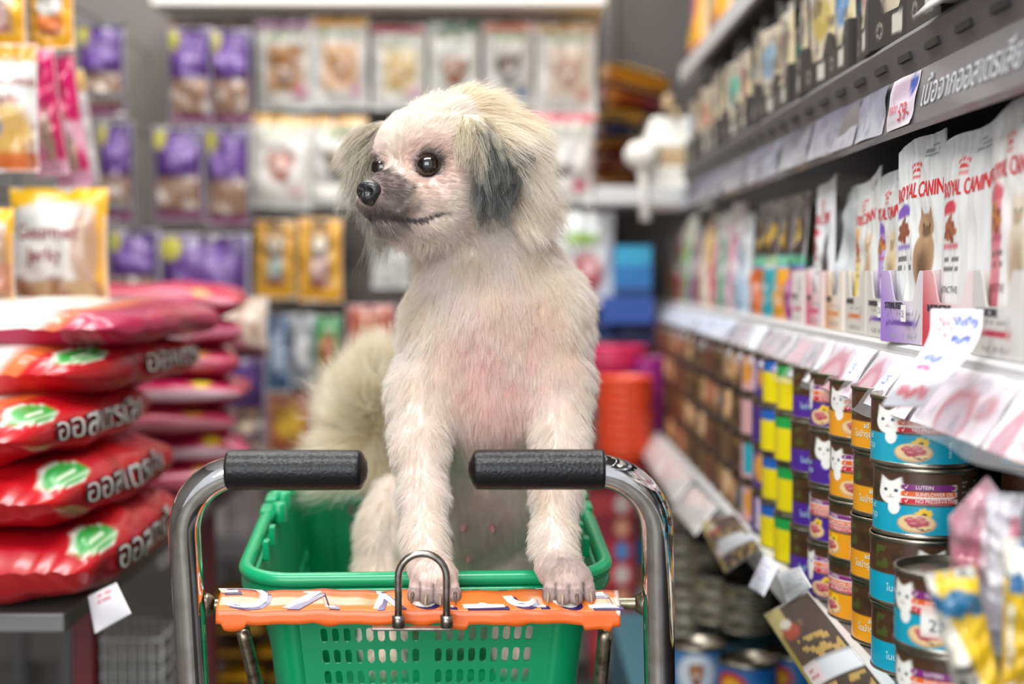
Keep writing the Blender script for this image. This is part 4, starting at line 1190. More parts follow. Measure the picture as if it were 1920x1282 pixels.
def box_front(word, bar, body='#e4e1dc', grad=None):
    def f(p):
        if grad: p.put(1-sstep(0.0, 0.75, p.U*0.8+0.4*(p.V-0.3)), grad)
        p.rect(0.12, 0.24, 0.82, 0.30, bar, 0.01).words(0.14, 0.36, 0.86, 0.42, '#77747a', 1, 2, 0.8)
        p.words(0.1, 0.06, 0.9, 0.12, '#9a979b', 1, 3, 0.8)
        return p
    return f
XF = 0.338
def shelf_box(y_c, w, body, word, bar, label, pouches, turn=0.0, grad=None, hf=0.061, hb=0.112, xoff=0, wscale=0.13):
    mb = carton(w, 0.13, hf, hb, body, box_front(word, bar, body, grad), ((word, wscale, 0.10, 0.47, '#3a383e', 0.95), ('SALE', 0.0001, 0, 0, '#fff', 1))[:1])
    rot = -PI/2+math.radians(turn)
    o = mb.build('display_carton', 'carton', loc=(XF+xoff, y_c, 1.0602), rot=(0, 0, rot)); solid(o, 0.0012, 0)
    tag(o, label, 'carton')
    for (kind, back, side, lean, lb, sc) in pouches:
        c, s_ = math.cos(rot), math.sin(rot)
        lx, ly = side, back
        P = (XF+xoff+lx*c-ly*s_, y_c+lx*s_+ly*c, 1.0615)
        put('pet_food_pouch', pm[kind], P, (math.radians(-lean), 0, rot+math.radians(side*100)), lb, 'pouch', sc=(sc, 1, sc))
yc = lambda a, b: (RX(a)+RX(b))/2
shelf_box(0.880, 0.105, '#cfccc8', 'INSTINCTIVE', '#1e8f98', 'white carton with teal bar, nearest on the pouch shelf', [('teal', .0125, 0, 3, 'white pouch with teal band at the near end of the shelf', 1.0)])
shelf_box(0.992, 0.100, '#cfccc8', 'INSTINCTIVE', '#b83048', 'plain white carton with dark red bar behind the hanging note', [('pink', .0125, 0, 0, 'tall pale pouch with pink panel, second from the near end', 1.0), ('plain', .045, .01, 4, 'dull grey pouch tucked behind the pink panel pouch', 1.1)])
shelf_box(1.098, 0.100, '#e9d6d8', 'INSTINCTIVE', '#b83048', 'carton fading from red to pale pink', [('red', .0125, .004, 1, 'white pouch with red cap and meat chunks in the red carton', .97), ('bluegrey', .022, -.040, 9, 'blue grey pouch leaning behind the red carton', .98)], turn=7, grad='#c8404e')
shelf_box(1.205, 0.092, '#d2cccf', 'STERILISED', '#6a4a9c', 'carton fading from violet to white, turned toward the camera', [('violet', .0125, .004, 0, 'white pouch with violet cap and tabby cat in the violet carton', 1.0), ('plain', .04, .02, 3, 'grey backed pouch behind the tabby cat pouch', 1.05)], turn=9, grad='#9a78c8', xoff=-0.006)
shelf_box(1.312, 0.080, '#d3cfc9', 'STERILISED', '#7a52a8', 'narrow white carton with violet bar', [('violet2', .0125, 0, 0, 'white pouch with violet panel and pale standing cat', .93)], wscale=0.11)
shelf_box(1.400, 0.082, '#d3cec6', 'APPETITE', '#d0783c', 'white carton with orange bar', [('yellow', .0125, 0, 0, 'white pouch with yellow panel in the orange bar carton', .95), ('plain', .045, -.035, 4, 'grey backed pouch behind the yellow panel pouch', 1.0)], wscale=0.12)
shelf_box(1.492, 0.082, '#e9e0d2', 'ADULT', '#d08a4c', 'cream carton with pale orange foot', [('plain', .012, 0, 5, 'plain silver pouch standing in the cream carton', 1.0)], grad='#d8a070')
shelf_box(1.590, 0.090, '#e6d6d6', 'ADULT', '#cc3a5c', 'white carton with crimson foot', [('greycat', .0125, 0, 0, 'white pouch with grey cat in the crimson foot carton', 1.0)], grad='#dc6a84')
shelf_box(1.680, 0.066, '#e3dcd8', 'KITTEN', '#cc3a5c', 'small pale carton with red bar', [('plain', .03, 0, 5, 'short silver pouch in the small pale carton', .85)])
# small price stickers on cartons
for (y, tx, nm) in ((1.205, '25', 'violet fading'), (1.312, '25', 'narrow violet bar')):
    mb = MB(); mb.grid(lambda U, V: np.stack([U*0, -U*0.015, V*0.014], 1), 4, 4, col='#f4f3ef'); mb.text(tx, 0.008, (-0.0006, -0.003, 0.004), (0, -1, 0), (0, 0, 1), '#7a5a9a')
    o = mb.build('price_sticker', 'paper', loc=(XF-0.010 if y < 1.25 else XF-0.002, y-0.005, 1.0585+0.020)); tag(o, 'white price sticker on the '+nm+' carton', 'sticker')
# stick treats: dark pouches with yellow cats above bright lower halves
def treat(lowc, mid): 
    return lambda p: p.rect(0, 0, 1, 1, '#3a2a26').grad(0.8, 1, '#6a5a56').ell(0.5, 0.70, 0.25, 0.10, '#d8b030', 0.2).ell(.45, .72, .12, .05, '#4a3020').rect(0, 0.40, 1, 0.52, mid).rect(0, 0.46, 1, 0.50, '#7cc84a').rect(0, 0, 1, 0.42, lowc).words(.2, .1, .8, .3, '#f4e8e8', 2, 1, .5)
tk = [('#b0468c', 'magenta', '#2aa6d8'), ('#e8a01e', 'orange', '#2aa6d8'), ('#1fa3ae', 'teal', '#e8e8e8'), ('#e0702c', 'burnt orange', '#2aa6d8')]
y = 1.762
for i, (c, nm, md) in enumerate(tk):
    me = pouch_mesh('treat', 0.078, 0.160, 0.02, treat(c, md), 14, 30, seed=i, mats='film')
    for j in range(2):
        put('treat_pouch', me, (XF+0.012+0.03*j, y+0.012*j, 1.0585), (math.radians(-4-3*j), 0, -PI/2), 'dark treat pouch with %s lower half, %s' % (nm, ['front of its row', 'back of its row'][j]), 'treat pouch', 'stick treats on the pouch shelf')
    y += 0.086
FAR = [('#d9e2ea', '#a9c4d8', 'pale blue'), ('#e8dfe2', '#d9a0b4', 'white and rose'), ('#e6e6e0', '#7cb09a', 'white and sage'), ('#f0ece8', '#d0304c', 'white and crimson'), ('#e9b83c', '#f4ead0', 'yellow'), ('#cfc0b4', '#a0604c', 'beige and rust'), ('#b8a8b0', '#7a5078', 'mauve'), ('#d4dcc8', '#8ab06a', 'pale green'), ('#c8c0c8', '#c84a60', 'grey and red'), ('#c8b494', '#6a8a58', 'khaki'), ('#b4a090', '#d08030', 'tan and orange'), ('#8a98a4', '#3a5a80', 'steel blue')]
for i in range(12):
    c, c2, nm = FAR[i]
    me = pouch_mesh('pack', 0.092, 0.150+0.012*((i*5) % 3), 0.03, lambda p: p.rect(0, 0, 1, 1, c).rect(0, 0, 1, 0.35, c2).ell(.5, .55, .3, .2, c2).words(.2, .75, .8, .9, '#9a3040', 2, 1, .7).spots(0, 0, 1, 1, '#f8f4f0', .5, .5, i % 4, .5), 10, 20, seed=i)
    for j in range(2):
        put('treat_pouch', me, (XF+0.015+0.05*j, 2.16+i*0.096+0.01*j, 1.0585), (math.radians(-3-2*j), 0, -PI/2+0.1*math.sin(i)), '%s treat pouch toward the far end of the shelf, %s' % (nm, ['front row', 'back row'][j]), 'treat pouch', 'assorted pouches at the far end')
# ---- upper shelf: black trays of cream-and-gold pouches
def tray_front(p): return p.rect(0, 0, 1, 1, '#2b2725').ell(0.25, 0.3, 0.08, 0.14, '#9a948c', 0.15).ell(0.25, 0.3, 0.055, 0.1, '#2b2725', 0.15).rect(0.55, 0.15, 0.78, 0.5, '#c4c0b8').words(.3, .7, .9, .8, '#7a7266', 1, 1, .6)
def up_pouch(hue): return lambda p: p.rect(0, 0, 1, 1, '#c9bfa8').rect(0.82, 0, 1, 1, '#d9c99a').rect(0, 0, 0.07, 1, '#e4d8b0').ell(.5, .62, .34, .2, hue, .2).spots(0, .3, 1, 1, '#4a4038', .3, .35, 1, .7).words(.2, .84, .8, .94, '#4a4238', 2, 2, .7).rect(0, 0, 1, .08, '#8a7a58')
hues = ['#8a8a88', '#3aa08a', '#4a86b8', '#c88a6a', '#6a5a50', '#b8a03c', '#a05a5a', '#7a9ab0']
hn = ['grey', 'green', 'blue', 'peach', 'brown', 'mustard', 'dusty red', 'pale blue']
upm = [pouch_mesh('cup', 0.088, 0.118, 0.012, up_pouch(h), 20, 30, seed=i, wr=0.002) for i, h in enumerate(hues)]
tmesh = carton(0.098, 0.15, 0.050, 0.085, '#26221f', tray_front).mesh('tray', 'carton')
ordn = ['first', 'second', 'third', 'fourth', 'fifth', 'sixth', 'seventh', 'eighth', 'ninth', 'tenth', 'eleventh', 'twelfth', 'thirteenth', 'fourteenth', 'fifteenth', 'sixteenth', 'seventeenth', 'eighteenth', 'nineteenth', 'twentieth']
y = 1.165; n = 0
while y < 2.70:
    t = put('display_tray', tmesh, (0.334, y, 1.3212), (0, 0, -PI/2+0.14*math.sin(n*2.1)), 'black display tray on the upper shelf, %s from the white tray' % ordn[n], 'tray', 'black trays on the upper shelf'); solid(t, 0.0015)
    for j in range(4):
        k = (n*3+j*2+n//3) % 8
        put('pet_food_pouch', upm[k], (0.336+0.008+0.034*j, y+0.004*math.sin(j*3+n), 1.322), (math.radians(2-3*j), 0, -PI/2+0.14*math.sin(n*2.1)+0.05*math.sin(j)),
            'cream pouch with %s picture, %s in the %s black tray' % (hn[k], ['in front', 'second', 'third', 'at the back'][j], ordn[n]), 'pouch', 'cream pouches in the black trays')
    if n % 2 == 0:
        t = put('display_tray', tmesh, (0.345, y+0.02, 1.442), (0, 0, -PI/2+0.1*math.cos(n)), 'black tray stacked above the %s black tray' % ordn[n], 'tray', 'black trays stacked on top', sc=(1, 1, .5)); solid(t, 0.0015)
    y += 0.102; n += 1
# white tray near the camera
mb = MB()
mb.grid(lambda U, V: np.stack([-0.0*U, (U-.5)*0.24, 0.012+V*(0.022+0.03*sstep(.80, 1, U)+0.03*sstep(.80, 1, 1-U))], 1), 30, 4, col='#eceeec')
mb.grid(lambda U, V: np.stack([V*0.2, (U-.5)*0.24, 0.010+0*V], 1), 8, 3, col='#e2e4e2')
for sg in (-1, 1): mb.grid(lambda U, V, sg=sg: np.stack([U*0.2, sg*0.12+0*U, 0.01+V*0.07], 1), 6, 3, col='#dcdedc')
mb.grid(lambda U, V: np.stack([-0.012+0.012*V, (U-.5)*0.25, 0.0+V*0.012], 1), 8, 2, col='#c9cbc8')
o = mb.build('display_tray', 'carton', loc=(0.328, 1.005, 1.3195)); solid(o, 0.0025); tag(o, 'white plastic display tray at the near end of the upper shelf', 'tray')
me = pouch_mesh('p', 0.09, 0.12, 0.02, lambda p: p.rect(0, 0, 1, 1, '#e9ebe6').ell(.5, .45, .36, .3, '#7a8a34', .15).ell(.5, .42, .22, .16, '#b8a83c', .3).spots(.1, .2, .9, .7, '#4a5a24', .2, .3, 1, .8), 30, 40, seed=3)
for j, yy in enumerate((0.955, 1.05)): put('pet_food_pouch', me, (0.342, yy, 1.333), (0, 0, -PI/2), 'white pouch with green round picture in the white tray, %s one' % ['nearer', 'farther'][j], 'pouch')
# ---- top shelf: yellow bags
for i in range(7):
    me = pouch_mesh('bag', 0.13, 0.20, 0.05, lambda p: p.rect(0, 0, 1, 1, '#e8a81c').ell(.5, .55, .3, .25, ['#d0506c', '#f0e0b8', '#5a8a6a'][i % 3], .2).spots(0, 0, 1, 1, '#c87a1c', .4, .4, i % 5, .6).rect(0, 0, 1, .12, '#c85a7a'), 10, 16, seed=i)
    put('treat_bag', me, (0.36+0.02*(i % 2), 1.80+i*0.15, 1.5165), (0, 0, -PI/2), 'yellow treat bag on the top shelf, %s from the back wall' % ordn[6-i], 'bag', 'yellow bags on the top shelf')

# ---- cans
CR, CH = 0.0415, 0.056
def can_mesh(name, paint, n=96, nv=30, lid=True, texts=(), tops='#9a9484'):
    mb = MB()
    def S(U, V):
        a = -PI/2+(U-0.5)*2*PI
        return np.stack([CR*0.985*np.cos(a), CR*0.985*np.sin(a), 0.0035+V*(CH-0.0075)], 1)
    mb.grid(S, n, nv, paint=lambda U, V: paint(Pt(U, V, '#3c2a1c', 2*PI*CR/(CH-0.0075), 2)).C, closed=True)
    for (string, size, deg, v, col, sx) in texts:
        def mp(tx, ty, deg=deg, v=v):
            a = -PI/2+math.radians(deg)+tx/CR; r = CR*0.985+0.0004
            return np.stack([r*np.cos(a), r*np.sin(a), 0.0035+v*(CH-0.0075)+ty], 1)
        mb.text(string, size, None, 0, 0, col, mapf=mp, sx=sx)
    ns = 64 if n > 60 else 20
    mb.lathe([(CR*0.93, 0.0012), (CR*0.985, 0.0), (CR*1.005, 0.0010), (CR*1.005, 0.0030), (CR*0.985, 0.0040)], n=ns, col=tops, mi=1)
    mb.lathe([(CR*0.985, CH-0.0042), (CR*1.01, CH-0.0032), (CR*1.01, CH-0.0008), (CR*0.995, CH), (CR*0.965, CH-0.0006), (CR*0.95, CH-0.005), (CR*0.80, CH-0.0052), (CR*0.78, CH-0.0042), (0.0005, CH-0.0044)], n=ns, col=tops, mi=1)
    return mb.mesh(name, ['label', 'rim'])
D2U = lambda d: 0.5+d/360.0
def kan(base, brown='#4a2f1e', full=True, detail=1):
    def f(p):
        p.rect(-1, 0.47, 2, 2, brown).spots(0, 0.47, 1, 1, '#2c2115', 0.6, 0.2, 1, 0.6).rect(-1, -1, 2, 0.47, base)
        # white cat peering over the band
        x = D2U(-40); a = 1/p.asp
        p.ell(x, 0.66, 0.050, 0.19, '#f1f0ec', 0.06); p.ell(x+0.012, 0.43, 0.022, 0.12, '#f1f0ec', 0.08)
        for sg in (-1, 1): p.tri([(x-0.012*sg+0.012*0, 0.80), (x+sg*0.046, 0.74), (x+sg*0.038, 0.93)], '#f1f0ec')
        for sg in (-1, 1): p.ell(x+sg*0.020, 0.70, 0.008, 0.03, '#3e4f5e', 0.2)
        p.ell(x, 0.615, 0.005, 0.015, '#b98a7c', 0.3); p.rect(x-0.012, 0.575, x+0.012, 0.585, '#7a6a64', 0.006)
        for i, c in enumerate(('#7c2a78', '#dc6428', '#cc2438')):
            y = 0.775-i*0.112; p.ell(D2U(4), y, 0.088, 0.050, '#f6ece4', 0.05, n=9); p.ell(D2U(4), y, 0.085, 0.044, c, 0.04, n=9)
        # plate with meat and a sunflower
        cx = D2U(-9)
        p.ell(cx+0.024, 0.34, 0.024, 0.095, '#f2c81e', 0.12, wob=0.10); p.ell(cx+0.024, 0.335, 0.008, 0.032, '#5a3414', 0.2)
        p.ell(cx, 0.185, 0.060, 0.155, '#c9a071', 0.06); p.ell(cx, 0.20, 0.055, 0.135, '#e6c795', 0.06)
        for (dx, dy, rx, ry, c) in ((-0.016, 0.235, .020, .055, '#b9505a'), (0.012, 0.255, .018, .05, '#c86a70'), (-0.004, 0.175, .022, .055, '#a83c48'), (0.024, 0.20, .016, .05, '#b84e58')):
            p.ell(cx+dx, dy, rx, ry, c, 0.15, wob=0.05); p.ell(cx+dx-0.004, dy+0.02, rx*0.5, ry*0.35, '#dc9498', 0.5, a=0.7)
        p.spots(cx+0.0, 0.06, cx+0.045, 0.13, '#4a3424', 0.05, 0.25, 2, 0.9)
        p.words(D2U(44), 0.55, D2U(74), 0.88, '#b9b2a8', 6, 2, 0.6); p.rect(D2U(44), 0.52, D2U(95), 0.95, '#17120e', 0.004, 0.55)
        p.words(D2U(30), 0.06, D2U(33), 0.36, '#c9e6ea', 8, 1, 0.6)
        p.spots(D2U(-110), 0.55, D2U(-72), 0.92, '#4a5a24', 0.25, 0.1, 3, 0.7)
        return p
    return f
ktx = (('LUTEIN', 0.0042, -10, 0.752, '#f8f0ec', 1.0), ('SUNFLOWER OIL', 0.0042, -10, 0.640, '#f8f0ec', 0.93), ('NO PRESERVATIVES', 0.0042, -10, 0.528, '#f8f0ec', 0.93),
       ('√', 0.0040, -22, 0.752, '#f8f0ec', 1.2), ('√', 0.0040, -22, 0.640, '#f8f0ec', 1.2), ('√', 0.0040, -22, 0.528, '#f8f0ec', 1.2), ('ไนบำรุง', 0.0075, -92, 0.20, '#bfeaf2', 1.0), ('ad', 0.007, -75, 0.36, '#bfeaf2', 1))
CM = {}
CM['turquoise'] = can_mesh('can', kan('#0b9cb8'), 220, 60, texts=ktx)
CM['orange'] = can_mesh('can', kan('#e59a1c'), 160, 44, texts=ktx)
CM['violet'] = can_mesh('can', kan('#4a2590'), 160, 44, texts=ktx)
def whis(top, body='#ecd80e'):
    return lambda p: p.rect(-1, -1, 2, 2, body).rect(-1, 0.72, 2, 2, top).rect(-1, .97, 2, 2, '#3a2a20').ell(D2U(5), .16, .06, .26, '#8a7a68', .2).ell(D2U(12), .12, .03, .16, '#4a3c34', .2).ell(D2U(20), .4, .05, .2, '#c84a2c', .2).ell(D2U(60), .4, .05, .3, '#4a4038', .2)
CM['yellow and green'] = can_mesh('can', whis('#1ba048'), 60, 20)
CM['yellow and blue'] = can_mesh('can', whis('#1d62b8'), 60, 20)
def small(c, c2, c3): return lambda p: p.rect(-1, -1, 2, 2, c).rect(D2U(-60), .1, D2U(-30), .9, c2).ell(D2U(0), .5, .06, .35, c3, .2).rect(D2U(30), .2, D2U(60), .8, c2).rect(-1, .9, 2, 2, '#4a4034')
CM['rose and turquoise'] = can_mesh('can', small('#d8a8ac', '#22a8b8', '#e09a3c'), 40, 14)
CM['dark violet'] = can_mesh('can', small('#4a3080', '#d8c8e0', '#e0a040'), 40, 14)
def dark(c, c2): return lambda p: p.rect(-1, -1, 2, 2, c).ell(D2U(-20), .5, .075, .38, c2, .3).ell(D2U(22), .45, .05, .3, '#4a5564', .3).spots(0, 0, 1, 1, '#8a6a3c', .5, .3, 2, .7).rect(-1, .88, 2, 2, '#2c241e')
CM['brown'] = can_mesh('can', dark('#4c3828', '#dca878'), 36, 12)
CM['rust brown'] = can_mesh('can', dark('#6a4030', '#c87c5c'), 36, 12)
CM['sand brown'] = can_mesh('can', dark('#6a5236', '#e6bd92'), 36, 12)
lvl = ['bottom', 'second', 'third', 'fourth', 'fifth', 'sixth']
def stack(kind, x, y, z, n, where, face=None, jit=0.0, cat='can', sc=1.0, rots=None):
    fa = math.atan2(-y, -x)+PI/2 if face is None else face
    for k in range(n):
        r = fa+(rots[k] if rots else jit*math.sin(k*2.3+y*9))
        o = put('pet_food_can', CM[kind], (x+0.0012*math.sin(k*3+y*7), y+0.0012*math.cos(k*2+y), z+k*CH*sc), (0, 0, r),
            '%s can, %s in %s' % (kind, 'topmost' if k == n-1 else (lvl[k] if k == 0 else lvl[k]+' from the bottom'), where), 'can', where.replace('the ', '')+' of cans' if False else 'cans on the can shelf')
ZS = 0.7980
stack('turquoise', 0.3335, 1.145, ZS, 4, 'the tall turquoise stack', rots=[0.85, 0.90, 0.0, -0.02])
stack('turquoise', 0.317, 1.010, ZS, 2, 'the short turquoise stack in front', rots=[-0.33, -0.30])
stack('turquoise', 0.428, 1.115, ZS, 4, 'the turquoise stack second row behind the pink packet', jit=0.5)
stack('turquoise', 0.410, 0.985, ZS, 4, 'the nearest turquoise stack in the second row', jit=0.7)
cols = [('orange', 'the near orange stack'), ('orange', 'the far orange stack'), ('violet', 'the near violet stack'), ('violet', 'the far violet stack'), ('yellow and green', 'its stack'), ('yellow and blue', 'its stack')]
y = 1.232
for i, (kd, wh) in enumerate(cols):
    stack(kd, 0.3385-0.001*i, y, ZS, 4, wh, rots=[[.62, .55, .6, .5], [-1.0, -1.05, -.35, -.25], [-.55, -.9, .0, -.7], [.75, .7, .8, .7], None, None][i], jit=0.15); y += 0.0852
fk = ['dark violet', 'rose and turquoise', 'brown', 'sand brown', 'brown', 'rust brown', 'sand brown', 'brown', 'sand brown', 'rust brown', 'rust brown', 'brown', 'sand brown', 'rust brown', 'rust brown', 'brown', 'rust brown', 'brown']
for i in range(18):
    if y > 3.28: break
    stack(fk[i], 0.337, y, ZS, 4, 'the %s stack beyond the yellow ones' % ordn[i], jit=1.1); y += 0.0852
# price stickers on two cans
for (c, z, r_) in (((0.317, 1.010), ZS+1*CH+0.012, -18), ((0.317, 1.010), ZS+0.010, -40)):
    mb = MB(); a0 = math.atan2(-c[1], -c[0])+math.radians(r_)
    def S(U, V): a = a0+(U-.5)*0.46; r = CR+0.0008; return np.stack([c[0]+r*np.cos(a), c[1]+r*np.sin(a), z+V*0.020], 1)
    mb.grid(S, 10, 4, paint=lambda U, V: Pt(U, V, '#eceae4').rect(0, .92, 1, 1, '#c85a5a').rect(0, 0, 1, .08, '#c85a5a').C)
    def mp(tx, ty): return S(0.30+tx/0.019, 0.25+ty/0.020)+np.array([-0.0002, -0.0005, 0])
    mb.text('23', 0.012, None, 0, 0, '#3a4a5a', mapf=mp); mb.text('-', 0.012, None, 0, 0, '#3a4a5a', mapf=lambda tx, ty: S(0.78+tx/0.019, 0.25+ty/0.020)+np.array([-0.0002, -0.0005, 0]))
    o = mb.build('price_sticker', 'paper', center=True); tag(o, 'white 23 price sticker on the %s can of the short front stack' % ('top' if z > ZS+0.05 else 'bottom'), 'sticker')
# ---- leaflets and price tags clipped to the can shelf's edge
def leaf(pts, paint, label, name='leaflet', texts=(), n=26, cat='leaflet'):
    """four corner points, tl tr br bl in the world"""
    P = [np.array(p) for p in pts]; mb = MB()
    def S(U, V):
        u = U[:, None]; v = V[:, None]
        b = (0.006*np.sin(PI*U)*np.sin(PI*V))[:, None]*np.array([-0.6, -0.6, 0.5])
        return (P[3]*(1-u)+P[2]*u)*(1-v)+(P[0]*(1-u)+P[1]*u)*v+b
    w = np.linalg.norm(P[1]-P[0]); h = np.linalg.norm(P[3]-P[0])
    mb.grid(S, n, n, paint=lambda U, V: paint(Pt(U, V, '#fff', w/h, 4)).C)
    for (string, size, u, v, col, sx) in texts:
        def mp(tx, ty, u=u, v=v):
            q = S(np.clip(u+tx/w, 0, 1), np.clip(v+ty/h, 0, 1)); nn = np.cross(P[1]-P[0], P[0]-P[3]); nn /= np.linalg.norm(nn)
            if nn[1] > 0: nn = -nn
            return q+nn*0.0012
        mb.text(string, size, None, 0, 0, col, mapf=mp, sx=sx)
    o = mb.build(name, 'film', center=True); solid(o, 0.0006); tag(o, label, cat); return o
def brownleaf(p): return p.rect(0, 0, 1, 1, '#51463f').rect(0, 0, 0.1, 1, '#a99a4a').rect(0, .72, .35, 1, '#c9b878').ell(.3, .72, .18, .08, '#b8503c', .3).ell(.28, .80, .12, .05, '#e8e0d0', .3).spots(.3, .42, .95, .62, '#c9a860', .12, .1, 2, .9).spots(.3, .02, .95, .22, '#c9a860', .12, .1, 3, .9).rect(.08, .24, .98, .40, '#e6eaf0').rect(.08, .24, .36, .40, '#f0e4e6').words(.12, .28, .3, .37, '#c85a6a', 2, 1, .7).spots(.5, .62, .9, .8, '#8a6a50', .2, .2, 1, .7)
XW = lambda px, py, X: W(px, py, X*FPX/(px-955.0))
leaf([XW(1432, 1152, .268), XW(1515, 1108, .283), XW(1668, 1300, .283), XW(1560, 1350, .262)], brownleaf, 'brown leaflet with gold print and price label below the near cans', texts=(('150', 0.010, .62, .29, '#4a86c0', 1.0), ('20', .008, .16, .29, '#c85a6a', 1)), n=40)
leaf([XW(1310, 980, .262), XW(1378, 962, .282), XW(1428, 1028, .282), XW(1360, 1075, .262)], lambda p: brownleaf(p).rect(.2, .25, .9, .5, '#dfe3ea'), 'smaller brown leaflet with pale label farther down the can shelf')
leaf([XW(1432, 1040, .272), XW(1462, 1058, .28), XW(1432, 1118, .262), XW(1404, 1100, .258)], lambda p: p.rect(0, 0, 1, 1, '#dfe2ee').words(.15, .3, .8, .8, '#9a86b0', 4, 1, .6), 'small bluish white price tag between the two brown leaflets', 'price_tag', cat='price tag')
leaf([XW(1455, 1075, .276), XW(1500, 1062, .284), XW(1522, 1100, .284), XW(1475, 1132, .274)], lambda p: p.rect(0, 0, 1, 1, '#c4c8cc').words(.1, .2, .9, .8, '#8a8e98', 4, 1, .5), 'blank pale card above the large brown leaflet', 'price_tag', cat='price tag')
for i, (a, b, dd) in enumerate((((1222, 800), (1262, 850), 2.95), ((1262, 850), (1300, 898), 2.6), ((1296, 905), (1345, 950), 2.3))):
    q0 = XW(a[0], a[1], .283); q1 = XW(b[0], b[1], .283); ov = np.array([-0.03, 0, -0.04])
    leaf([q0, q1, q1+ov, q0+ov], lambda p: p.rect(0, 0, 1, 1, '#dcdad8').spots(0, 0, 1, 1, '#a9a4a8', .5, .3, i, .7), 'pale price card on the can shelf edge, %s' % ['farthest', 'middle of three', 'nearest of three'][i], 'price_tag', cat='price tag')
# ---- clip-strip packets hanging nearest the camera
M['softclear'] = colmat('cloudy_plastic', 0.15, coat=1.0, alpha=0.62)
def hang_bag(px0, py0, px1, py1, d, paint, label, m='film', rotz=-0.6, tilt=0.0, t=0.03, nu=40, nv=60, texts=(), seed=1, name='hanging_packet', cut=None, roty=0.0):
    a = W((px0+px1)/2, py1, d); b = W((px0+px1)/2, py0, d); w = (px1-px0)/FPX*d/max(0.3, math.cos(rotz)); h = b[2]-a[2]
    me = pouch_mesh(name, w, h, t, paint, nu, nv, 'pillow', m, seed=seed, wr=0.005, texts=texts, top_cut=cut)
    return put(name, me, tuple(a), (tilt, roty, rotz), label, 'packet')
hang_bag(1784, 892, 1893, 1225, 0.90, lambda p: p.rect(0, 0, 1, 1, '#d9cdd6').rect(0, .45, .62, 1, '#c9788c').ell(.5, .82, .36, .2, '#dca0b0', .4).ell(.75, .62, .2, .35, '#e9e6ee', .3).ell(.35, .55, .2, .2, '#b8506a', .4).rect(0, 0, 1, .42, '#bcb4c6'), 'clear packet with pink lining hanging in front of the turquoise cans', 'softclear', rotz=-0.5, cut=lambda U: -0.22*np.abs(U-.55)*2)
hang_bag(1850, 925, 1915, 1180, 0.86, lambda p: p.rect(0, 0, 1, 1, '#dfdbe4').rect(.62, .3, .9, .85, '#d0607c').ell(.4, .5, .3, .3, '#f0eef4', .4).rect(0, 0, 1, .2, '#c4bccc'), 'narrow cloudy packet with a pink stripe, right of the pink lined one', 'softclear', rotz=-0.4, seed=2)
hang_bag(1880, 1010, 1960, 1300, 0.83, lambda p: p.rect(0, 0, 1, 1, '#d8b21a').rect(0, .72, 1, 1, '#e8e4d8').spots(0, .66, 1, 1, '#1a5a88', .18, .0, 2, 1).spots(0, .66, 1, 1, '#e8c21c', .2, .3, 3, 1).rect(.10, .18, .22, .6, '#e9e6dc').words(.11, .2, .21, .58, '#5a5650', 8, 1, .7), 'yellow packet with blue floral top at the frame edge', rotz=-0.3, seed=3, texts=())
hang_bag(1822, 1062, 1912, 1420, 0.84, lambda p: p.rect(0, 0, 1, 1, '#dcd8cc').put(sstep(-.02, .02, (p.U-.32)-(1-p.V)*.9+.25), '#dcb81a').spots(0, .72, 1, 1, '#1a6088', .18, -.05, 2, 1).rect(.1, .30, .5, .52, '#8d8a84', a=.5).words(.12, .30, .55, .55, '#3a3a3a', 3, 1, .9).words(.15, .08, .6, .24, '#3a3a3a', 2, 2, .9), 'white and yellow packet slanting across the bottom right corner', rotz=-0.25, seed=4, roty=math.radians(-14))

# ---- low deck: round tins and big dog food tins
CM['tin'] = None
def big_tin(p): return dogface(p.rect(-1, -1, 2, 2, '#3f7fb8').ell(D2U(0), .55, .12, .42, '#d8dce4', .2).rect(-1, 0, 2, .22, '#d8452c').rect(-1, .08, 2, .16, '#e8b82c'), D2U(0), .62, .38, '#b0702c', '#8a4c20')
def big_tin2(p): return p.rect(-1, -1, 2, 2, '#1b62a8').ell(D2U(-35), .66, .10, .27, '#b8302c', .1).ell(D2U(-35), .66, .06, .16, '#e8a82c', .2).rect(D2U(-60), .12, D2U(-10), .3, '#e8c020').words(D2U(0), .3, D2U(50), .8, '#2c86c8', 4, 1, .7)
bt = [can_mesh('tin', big_tin, 80, 40), can_mesh('tin', big_tin2, 80, 40)]
def tin_at(me, px, py_base, d, sc, label, z=None):
    p = W(px, py_base, d); put('dog_food_tin', me, (p[0], p[1], p[2] if z is None else z), (0, 0, math.atan2(-p[1], -p[0])+PI/2), label, 'tin', sc=(sc, sc, sc*1.5))
zt_ = 0.53
mb = MB(); mb.box((0.17, 1.75, 0.4205), (0.62, 2.45, 0.528), '#3a6a78'); o = mb.build('storage_crate', 'carton', center=True); tag(o, 'blue grey crate beneath the large dog food tins', 'crate')
tin_at(bt[0], 1314, 0, 1.95, 0.92, 'large tin printed with a brown dog on a blue ground', 0.53)
tin_at(bt[1], 1412, 0, 1.86, 0.95, 'large blue tin with red disc and yellow block', 0.53)
tin_at(bt[1], 1500, 0, 1.90, 0.95, 'large blue tin half hidden by the brown leaflet', 0.53)
def silver(p): return p.rect(-1, -1, 2, 2, '#8f8b7c').rect(-1, .2, 2, .8, '#4a463e').spots(0, .2, 1, .8, '#a89c74', .5, .1, 1, .7)
st = can_mesh('flat', silver, 32, 8)
nm_ = 0
